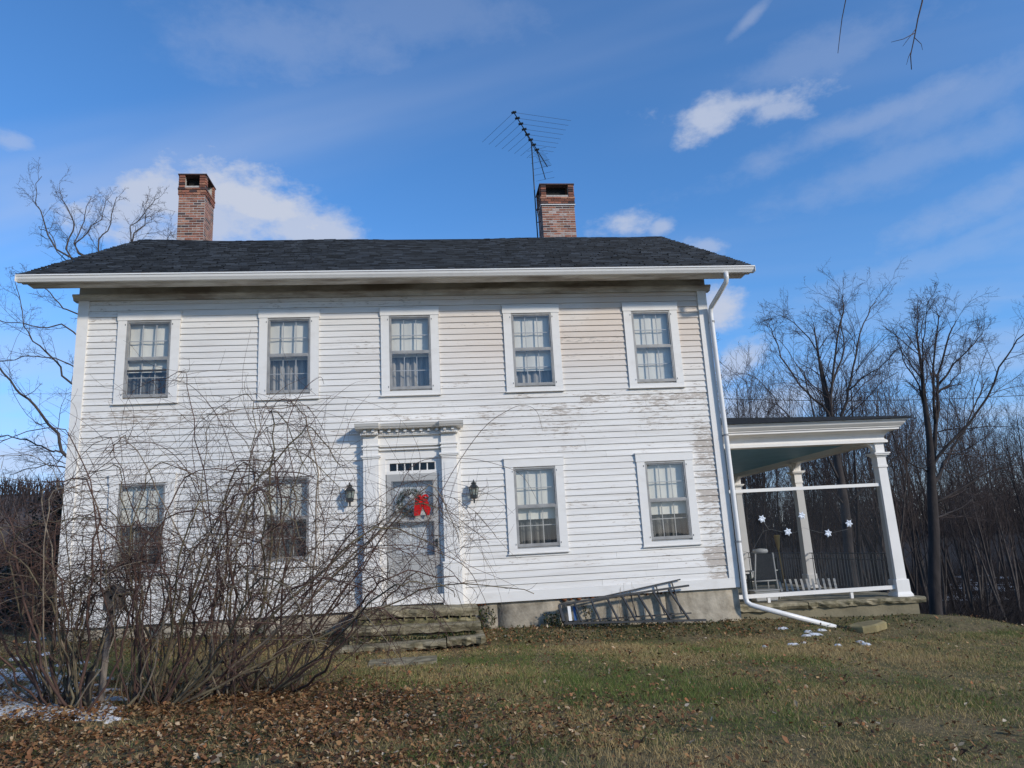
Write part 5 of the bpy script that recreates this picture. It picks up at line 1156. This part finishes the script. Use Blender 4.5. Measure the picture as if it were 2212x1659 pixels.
shrub('tangled_shrub', 'large tangled leafless shrub with arching brown stems in front of the left windows', [(-2.75, -5.5), (-2.45, -5.35), (-2.05, -5.25), (-1.75, -5.1), (-2.6, -5.7), (-1.5, -4.9), (-3.05, -5.6)],
      [(330, 1130, 90, 90, 3), (480, 1050, 100, 80, 3.2), (620, 980, 70, 80, 2.6), (600, 1180, 90, 80, 3.2), (740, 1150, 70, 80, 2.6), (830, 1200, 70, 60, 1.7), (880, 1060, 60, 50, 1.0), (430, 1230, 120, 60, 2.6), (700, 1290, 110, 50, 2.0), (640, 880, 30, 40, .8), (350, 1000, 80, 40, 1.4), (930, 1240, 50, 30, .6), (930, 1010, 50, 25, .5)],
      98, 5, 16,
      extra=[([(560, 1130), (505, 990), (470, 900), (410, 832), (340, 822), (290, 834)], -5.2, -4.6, .006), ([(520, 1100), (640, 960), (700, 880), (760, 830), (795, 822)], -5.2, -4.6, .004), ([(700, 1150), (730, 1000), (760, 900), (800, 850)], -5, -4.5, .005),
             ([(900, 1190), (960, 1050), (1040, 930), (1100, 885), (1135, 876), (1160, 890), (1172, 930)], -4.6, -3.6, .006), ([(780, 1200), (850, 1080), (900, 1000), (1000, 990), (1080, 1005), (1130, 1030), (1165, 1090)], -4.8, -4.0, .006), ([(450, 1120), (400, 1010), (340, 960), (270, 960), (210, 1000), (170, 1060)], -5.4, -5.8, .006),
             ([(640, 1050), (620, 930), (650, 850), (690, 815), (700, 830)], -5.2, -5.0, .007), ([(600, 1100), (590, 980), (560, 900), (610, 840), (660, 815)], -5.2, -5.0, .006), ([(800, 1180), (900, 1180), (1000, 1220), (1040, 1280), (1060, 1330)], -4.8, -4.2, .007), ([(820, 1200), (930, 1170), (1010, 1220), (1080, 1250), (1120, 1270)], -4.8, -4.2, .005),
             ([(760, 1120), (860, 1050), (960, 1040), (1060, 1070), (1110, 1110)], -4.7, -4.1, .005), ([(700, 1250), (800, 1230), (900, 1260), (960, 1300)], -4.8, -4.4, .006), ([(430, 1060), (415, 960), (440, 890), (490, 875)], -5.3, -5.0, .005), ([(880, 1140), (980, 1100), (1060, 1060), (1090, 1050)], -4.6, -4.0, .004)])
shrub('bramble_shrub', 'loose leafless shrub arching across the left edge of the picture', [(-3.55, -5.75), (-3.9, -5.5), (-3.3, -5.95)],
      [(60, 1180, 60, 80, 2), (-40, 1250, 60, 80, 1.6), (180, 1200, 70, 70, 2.2), (60, 1330, 80, 60, 1.8), (240, 1280, 60, 50, 1.6), (-60, 1400, 60, 60, 1.0), (150, 1080, 60, 40, .6)], 44, 6, 13)

# ------------------------------------------------------------------ birdhouse on a post, rotten stump
pz = float(terrain(-3.42, -5.8))
po = thing('garden_post', 'leaning grey wooden post at the foot of the shrub', 'post', (-3.42, -5.45, pz))
b = MB(); b.tube([(-3.42, -5.45, pz-.2), (-3.405, -5.45, pz+.35), (-3.385, -5.45, pz+.7), (-3.355, -5.43, pz+1.06)], [.042, .040, .037, .034], 7); b.build('pole', M_POST, po)
bh = thing('birdhouse', 'weathered white birdhouse on top of the leaning grey post', 'birdhouse', (-3.355, -5.43, pz+1.06)); z0 = pz+1.05; xc, yc = -3.345, -5.43
b = MB(); b.extrude([(xc-.085, z0), (xc+.085, z0), (xc+.085, z0+.17), (xc, z0+.25), (xc-.085, z0+.17)], 'y', yc-.09, yc+.09); b.build('box', M_POST, bh)
for s in (-1, 1): b = MB(); b.hexa([(xc, yc-.12, z0+.255), (xc+s*.12, yc-.12, z0+.145), (xc+s*.12, yc+.12, z0+.145), (xc, yc+.12, z0+.255), (xc, yc-.12, z0+.275), (xc+s*.135, yc-.12, z0+.155), (xc+s*.135, yc+.12, z0+.155), (xc, yc+.12, z0+.275)]); b.build('roof_board', M_POST, bh)
b = MB(); b.tube([(xc, yc-.0895, z0+.13), (xc, yc-.093, z0+.13)], .022, 12); b.build('entrance_hole', M_SOOT_HOLE, bh); b = MB(); b.box(xc-.1, xc+.1, yc-.1, yc+.1, z0-.015, z0-.001); b.build('floor_board', M_POST, bh)  # flat black disc painted in for the shade inside the hole
sz = float(terrain(-3.5, -5.65)); sp_ = thing('rotten_post', 'short dark rotten post stub beside the grey post', 'post', (-3.49, -5.62, sz)); b = MB(); b.tube([(-3.50, -5.62, sz-.2), (-3.49, -5.62, sz+.15), (-3.47, -5.62, sz+.38)], [.055, .05, .046], 8); b.build('pole', M_POSTD, sp_)

# ------------------------------------------------------------------ evergreen shrub by the left corner, car behind it
def leaf_mass(name, V0, ns, size, cols, m, parent, seed, up=.3):
    """V0: leaf positions, ns: outward normals; each leaf a folded pair of triangles"""
    g = np.random.default_rng(seed); n = len(V0); d = ns+g.normal(0, .8, (n, 3))+np.array([0, 0, up]); d /= np.linalg.norm(d, axis=1, keepdims=True); s = np.cross(d, g.normal(0, 1, (n, 3))); s /= np.linalg.norm(s, axis=1, keepdims=True)
    L = size*g.uniform(.6, 1.3, (n, 1)); w = L*.28; nn = np.cross(d, s)
    V = np.stack([V0, V0+d*L*.5+s*w+nn*L*.06, V0+d*L, V0+d*L*.5-s*w+nn*L*.06], 1).reshape(-1, 3); i = np.arange(n)*4
    F_ = np.concatenate([np.stack([i, i+1, i+2], -1), np.stack([i, i+2, i+3], -1)]); ci = cols[g.integers(0, len(cols), n)]*g.uniform(.7, 1.25, (n, 1))
    return np_mesh(name, V, F_, m, wloc(parent) if parent else (0, 0, 0), False, np.repeat(ci, 4, 0))
ev = thing('evergreen_shrub', 'dark evergreen shrub at the left corner of the house', 'shrub', (-8.0, 3.0, float(terrain(-8.0, 3.0)))); g = np.random.default_rng(8); pts, nrm = [], []
for (cx, cy, cz, rx, ry, rz, n) in ((-7.75, 2.8, 1.0, .95, 1.2, 1.75, 7000), (-8.5, 3.4, .45, 1.2, 1.3, 1.3, 6000), (-7.5, 2.6, 2.2, .5, .8, .75, 2000)):
    a = g.normal(0, 1, (n, 3)); a /= np.linalg.norm(a, axis=1, keepdims=True); rr_ = g.uniform(.25, 1, (n, 1))**.5*(1+.16*np.sin(a[:, :1]*9+a[:, 2:]*7)); q = a*rr_*np.array([rx, ry, rz])+np.array([cx, cy, cz]); pts.append(q); nrm.append(a)
pts = np.concatenate(pts); nrm = np.concatenate(nrm); k = pts[:, 2] > -.5; o = place('foliage', leaf_mass('foliage', pts[k], nrm[k], .085, np.array([[.022, .030, .017], [.035, .038, .022], [.016, .020, .014], [.04, .032, .024]]), M_EVER, ev, 9), ev, wloc(ev)); o['kind'] = 'stuff'
rg = random.Random(5)
for i in range(7): x, y = -7.9+rg.uniform(-.5, .4), 3.0+rg.uniform(-.4, .4); b = MB(); b.tube([(x, y, -.6), (x+rg.uniform(-.2, .2), y, .5), (x+rg.uniform(-.5, .5), y+rg.uniform(-.4, .4), 1.7)], [.04, .03, .012], 6); b.build('stem', M_BARKD, ev, True)

def car(x, y, z, ang):
    t = thing('parked_car', 'dark blue car parked beyond the left corner of the house', 'car', (x, y, z)); Rm = Matrix.Rotation(ang, 3, 'Z')
    def X(p): return tuple(Vector((x, y, z))+Rm @ Vector(p))
    # stations along the length: v, half width, z bottom, z belt, half width roof, z roof
    side = [(-2.2, .30, .62, .70), (-2.12, .24, .78, .80), (-1.5, .20, .88, .86), (-.75, .20, .93, .87), (.4, .20, .95, .87), (1.45, .22, .96, .86), (2.0, .26, .93, .82), (2.15, .32, .80, .74)]
    b = MB(); ns = 10
    for (v, zb, zt, hw) in side:
        for (u, w) in ((-.92, zb), (-1, zb+.12), (-1, zb+.5*(zt-zb)), (-.95, zt-.05), (-.82, zt), (.82, zt), (.95, zt-.05), (1, zb+.5*(zt-zb)), (1, zb+.12), (.92, zb)): b.v.append(X((u*hw, v, w)))
    for i in range(len(side)-1):
        for k in range(ns): b.f.append((i*ns+k, i*ns+(k+1) % ns, (i+1)*ns+(k+1) % ns, (i+1)*ns+k))
    b.f += [tuple(range(ns-1, -1, -1)), tuple((len(side)-1)*ns+k for k in range(ns))]; body = b.build('body', M_CAR, t, True)
    cab = [(-.95, .93, .76), (-.25, 1.42, .58), (.75, 1.46, .58), (1.35, 1.36, .57), (1.85, .96, .74)]; b = MB()
    for (v, zt, hw) in cab: b.v += [X((-hw, v, zt)), X((hw, v, zt)), X((.74, v, .90)), X((-.74, v, .90))]
    for i in range(len(cab)-1):
        for k in range(4): b.f.append((i*4+k, i*4+(k+1) % 4, i*4+4+(k+1) % 4, i*4+4+k))
    b.f += [(3, 2, 1, 0), (16, 17, 18, 19)]; b.build('roof', M_CAR, t)
    def pane(ps): b = MB(); b.v = [X(p) for p in ps]; b.f = [(0, 1, 2, 3)]; b.build('window', M_CARGL, t)
    pane([(-.70, -.93, .965), (.70, -.93, .965), (.55, -.29, 1.40), (-.55, -.29, 1.40)]); pane([(-.52, 1.40, 1.335), (.52, 1.40, 1.335), (.68, 1.82, 1.0), (-.68, 1.82, 1.0)])
    for s in (-1, 1):
        pane([(s*.755, -.70, .97), (s*.755, .38, .97), (s*.60, .38, 1.40), (s*.60, -.18, 1.38)]); pane([(s*.755, .45, .97), (s*.755, 1.45, .98), (s*.60, 1.2, 1.36), (s*.60, .45, 1.41)])
        for v in (-1.4, 1.35):
            w = MB(); w.tube([X((s*.66, v, .32)), X((s*.87, v, .32))], .32, 18); w = w.build('wheel', M_TYRE, t); r_ = MB(); r_.tube([X((s*.865, v, .32)), X((s*.885, v, .32))], .20, 14); r_.build('rim', M_RIM, w)
        h = MB(); h.hexa([X(p) for p in ((s*.48, -2.16, .58), (s*.72, -2.08, .60), (s*.72, -2.0, .60), (s*.48, -2.05, .58), (s*.48, -2.15, .70), (s*.72, -2.06, .72), (s*.72, -1.98, .72), (s*.48, -2.03, .70))]); h.build('headlight', M_LENS, t)
        q = MB(); q.hexa([X(p) for p in ((s*.80, -.66, .95), (s*.97, -.66, .95), (s*.97, -.58, .95), (s*.80, -.58, .95), (s*.80, -.66, 1.06), (s*.97, -.66, 1.06), (s*.97, -.58, 1.06), (s*.80, -.58, 1.06))]); q.build('mirror', M_CAR, t)
    bm_ = MB(); bm_.hexa([X(p) for p in ((-.70, -2.24, .30), (.70, -2.24, .30), (.74, -2.1, .30), (-.74, -2.1, .30), (-.70, -2.25, .46), (.70, -2.25, .46), (.74, -2.1, .46), (-.74, -2.1, .46))]); bm_.build('bumper', M_CAR, t, bevel=.03)
    gr = MB(); gr.hexa([X(p) for p in ((-.42, -2.20, .50), (.42, -2.20, .50), (.42, -2.1, .50), (-.42, -2.1, .50), (-.42, -2.18, .60), (.42, -2.18, .60), (.42, -2.1, .60), (-.42, -2.1, .60))]); gr.build('grille', M_TYRE, t)
car(-11.4, 10.2, float(terrain(-11.4, 10)), .12)

# ------------------------------------------------------------------ snow, leaves, grass, ivy
def snow_blobs(name, label, spots, seed):
    rg = random.Random(seed); b = MB()
    for (x, y, rx, ry) in spots:
        n = 12; c = len(b.v); z = float(terrain(x, y)); ph = rg.uniform(0, 6); b.v.append((x, y, z+.03))
        for rad, h in ((.55, .028), (1., -.01)):
            for k in range(n):
                a = 2*math.pi*k/n; e = rad*(1+.28*math.sin(2*a+ph)+.2*math.sin(5*a+ph*2)); px, py = x+rx*e*math.cos(a), y+ry*e*math.sin(a); b.v.append((px, py, float(terrain(px, py))+h))
        for k in range(n): b.f.append((c, c+1+k, c+1+(k+1) % n)); b.f.append((c+1+k, c+1+n+k, c+1+n+(k+1) % n, c+1+(k+1) % n))
    return tag(b.build(name, M_SNOW, None, True), label, 'snow', kind='stuff')
rg = random.Random(12); spots = []
for i in range(330):
    px, py = rg.uniform(-160, 240), 1462+rg.random()**.8*112
    if px > 150 and rg.random() < .5: continue
    d = sight(px, py); t = (-.56-CAM[2])/d[2]; x, y = CAM[0]+d[0]*t, CAM[1]+d[1]*t
    spots.append((x, y, rg.uniform(.05, .24), rg.uniform(.04, .18)))
for px, py in ((100, 1440), (180, 1445), (60, 1430), (30, 1450), (130, 1452), (90, 1420)):
    d = sight(px, py); t = (-.52-CAM[2])/d[2]; spots.append((CAM[0]+d[0]*t, CAM[1]+d[1]*t, .14, .08))
snow_blobs('snow_patch', 'patch of old snow among leaves left of the shrub', spots, 3)
spots = []
for px, py, r_ in ((1690, 1358, .10), (1745, 1365, .08), (1760, 1371, .13), (1775, 1362, .09), (1712, 1393, .12), (1741, 1374, .08), (1810, 1395, .09), (1870, 1393, .12), (1858, 1388, .1), (1736, 1390, .06), (1652, 1398, .05)):
    d = sight(px, py); t = 6.
    for _ in range(30):
        p = CAM+d*t; t += (p[2]-float(terrain(p[0], p[1])))*.6/max(.05, -d[2]) if d[2] < 0 else .5
    spots.append((CAM[0]+d[0]*t, CAM[1]+d[1]*t, r_, r_*.7))
snow_blobs('snow_remnant', 'small remnants of snow below the downspout', spots, 4)
rg = random.Random(14); spots = []
for i in range(40):
    px = rg.uniform(2050, 2190); Y = rg.uniform(35, 60); spots.append((onY(px, 1300, Y)[0], Y, rg.uniform(.5, 1.6), rg.uniform(.4, 1.2)))
snow_blobs('snow_field', 'patchy snow on the floor of the wood', spots, 5)

G = np.random.default_rng(42)
def fbm(x, y, sc, seed):
    g = np.random.default_rng(seed); v = 0.
    for k in range(5):
        a, ph = g.uniform(0, 6.28, 2), g.uniform(0, 6.28, 2); f = sc*1.9**k
        v = v+.6**k*np.sin((x*np.cos(a[0])+y*np.sin(a[0]))*f+ph[0])*np.sin((x*np.cos(a[1])+y*np.sin(a[1]))*f*1.1+ph[1])
    return v
def in_steps(x, y): return ((np.abs(x) < 1.3) & (y > -1.65)) | ((x > -.62) & (x < .42) & (y > -3.2) & (y < -2.6))
def proj(P):
    d = P-CAM; zz = d @ _f; return 1106+FPX*(d @ _R)/zz, 829.5-FPX*(d @ _U)/zz
# leaves
N0 = 330000; x = G.uniform(-9, 12.5, N0); y = G.uniform(-11, -.15, N0); z = terrain(x, y); px, py = proj(np.c_[x, y, z])
den = .10+0*x
den = np.maximum(den, 2.1*sst(py, 1450, 1530)*sst(-px, -1300, -650))                  # litter under and in front of the shrub
den = np.maximum(den, .75*sst(fbm(x, y, 1.1, 5), .05, .5)*sst(py, 1440, 1560)*sst(-px, -1750, -1250))
den = np.maximum(den, .55*sst(fbm(x, y, 1.6, 6), .35, .7)*sst(py, 1430, 1600))
den = np.maximum(den, .38*sst(y, -1.75, -1.2)*(px < 1700)); den = np.maximum(den, .9*(np.abs(x) < 1.35)*sst(y, -2.05, -1.7))
den = den*np.where(px > 1900, .5, 1)*(.75+.5*fbm(x, y, 2.5, 9))
keep = (G.random(N0)*1.9 < den) & ~in_steps(x, y) & (px > -150) & (px < 2380); x, y, z = x[keep], y[keep], z[keep]; n = len(x)
L = G.uniform(.009, .029, n)*np.where(G.random(n) < .08, 1.5, 1.); a = G.uniform(0, 6.28, n); tx, ty = G.normal(0, .38, n), G.normal(0, .38, n)
d = np.c_[np.cos(a), np.sin(a), tx]; s = np.c_[-np.sin(a), np.cos(a), ty]; c0 = np.c_[x, y, z+G.uniform(.012, .055, n)]; cu = G.uniform(-.2, .9, (n, 1))
up = np.c_[np.zeros((n, 2)), np.ones(n)]; Lc = L[:, None]; wv = G.uniform(.45, .8, (n, 1))
V = np.stack([c0-d*Lc*.9, c0-d*Lc*.25+s*Lc*wv+up*cu*Lc, c0+d*Lc*.45+s*Lc*wv*.75+up*cu*Lc*.8, c0+d*Lc*1.1+up*cu*Lc*.9, c0+d*Lc*.45-s*Lc*wv*.75+up*cu*Lc*.8, c0-d*Lc*.25-s*Lc*wv+up*cu*Lc], 1).reshape(-1, 3)
i = np.arange(n)*6; F_ = np.concatenate([np.stack([i, i+1, i+2, i+3], -1), np.stack([i, i+3, i+4, i+5], -1)])
pal = np.array([[.34, .18, .075], [.42, .26, .12], [.20, .095, .042], [.52, .37, .22], [.28, .13, .06], [.10, .052, .03], [.60, .47, .32], [.36, .15, .06]]); pr = np.array([.2, .14, .2, .07, .16, .14, .02, .07])
cc = pal[G.choice(len(pal), n, p=pr)]*G.uniform(.55, 1.2, (n, 1)); tag(place('fallen_leaves', np_mesh('fallen_leaves', V, F_, M_LEAF, col=np.repeat(cc, 6, 0)), None), 'brown fallen leaves strewn over the lawn', 'leaves', kind='stuff')
# grass
N0 = 620000; x = G.uniform(-10, 14, N0); y = -11.2+11.2*G.random(N0)**1.25; y = -11.2+11.1*G.random(N0)**.85; z = terrain(x, y); px, py = proj(np.c_[x, y, z])
bed = sst(y, -1.75, -1.25)*(x > 1)+sst(y, -1.2, -.8)*(x <= 1); bed = np.maximum(bed, sst(x, 6.6, 7.6)*sst(-x, -10.5, -9.)*sst(y, -2.4, -1.7)); litter = sst(py, 1470, 1560)*sst(-px, -1150, -600)
keep = (G.random(N0) < (1-.82*bed)*(1-.75*litter)) & ~in_steps(x, y) & (px > -120) & (px < 2340) & (py < 1720) & ~((x > HW) & (x < 10.7) & (y > .3)); x, y, z, px, py = x[keep], y[keep], z[keep], px[keep], py[keep]; n = len(x)
h = G.uniform(.02, .06, n)*np.clip(1+.35*fbm(x, y, .9, 3)+.4*fbm(x, y, 4.5, 4), .35, 2.2); a = G.uniform(0, 6.28, n); w = G.uniform(.0022, .0045, n); lx, ly = G.normal(0, .55, n)*h, G.normal(0, .55, n)*h
c0 = np.c_[x, y, z-.004]; s = np.c_[np.cos(a)*w, np.sin(a)*w, 0*w]; V = np.stack([c0-s, c0+s, c0+np.c_[lx, ly, h]], 1).reshape(-1, 3); F_ = np.arange(3*n).reshape(-1, 3)
gr_ = np.clip(.40+.42*fbm(x, y, .55, 21)+.28*fbm(x, y, 2.2, 22), 0, 1); gr_ = np.maximum(gr_, 1.2*np.exp(-((x-1.2)/1.4)**2-((y+2.9)/.8)**2)); gr_ = np.maximum(gr_, .45*sst(px, 1950, 2200))
tanc = np.array([.49, .355, .165]); grn = np.array([.115, .185, .04]); oli = np.array([.24, .22, .075]); pick = G.random(n)
cc = np.where((pick < gr_)[:, None], np.where((G.random(n) < .5)[:, None], grn, oli), tanc)*G.uniform(.6, 1.25, (n, 1)); tag(place('grass', np_mesh('grass', V, F_, M_GRASS, col=np.repeat(cc, 3, 0)), None), 'short dormant grass of the lawn', 'grass', kind='stuff')
# ivy and weeds along the foundation
V0 = []
for (n, fx_, fy_, fz_) in ((1500, lambda: G.uniform(1.5, 6.4), lambda: G.uniform(-1.25, -.05), lambda: G.uniform(.0, .05)), (420, lambda: G.uniform(-1.1, 1.1), lambda: G.uniform(-1.24, -1.14), lambda: G.uniform(.1, .17)), (260, lambda: G.uniform(1.2, 1.55), lambda: G.uniform(-.25, -.02), lambda: G.uniform(0, .38)),
                           (260, lambda: G.uniform(2.5, 2.85), lambda: G.uniform(-.25, -.02), lambda: G.uniform(0, .26)), (260, lambda: G.uniform(3.1, 4.2), lambda: G.uniform(-.2, -.02), lambda: G.uniform(0, .12)), (60, lambda: G.uniform(3.3, 3.45), lambda: G.uniform(-.1, -.02), lambda: G.uniform(.05, .42)), (900, lambda: G.uniform(-6.4, -1.3), lambda: G.uniform(-.9, -.03), lambda: G.uniform(0, .12)),
                           (500, lambda: G.uniform(6.6, 10.2), lambda: G.uniform(-1.2, .3), lambda: G.uniform(0, .04))):
    for _ in range(n): a, b_ = fx_(), fy_(); V0.append((a, b_, float(terrain(a, b_))+fz_()))
V0 = np.array(V0); me = leaf_mass('ivy', V0, np.tile([0, -.3, .5], (len(V0), 1)), .05, np.array([[.035, .06, .02], [.06, .075, .02], [.09, .08, .025], [.025, .04, .018], [.10, .065, .03]]), M_IVY, None, 17); tag(place('ivy', me, None), 'low ivy and weeds along the foundation', 'ivy', kind='stuff')
rg = random.Random(31); wd = thing('dead_weeds', 'thin dead weed stalks behind the lying ladder', 'weeds', (4.25, -.25, -.55))
for i in range(9): x = 4.1+rg.uniform(-.1, .35); b = MB(); b.tube([(x, -.28, -.6), (x+rg.uniform(-.05, .1), -.26, -.25), (x+rg.uniform(-.1, .2), -.25, rg.uniform(-.1, .25))], [.006, .005, .002], 5); b.build('stalk', M_VINET, wd, True)
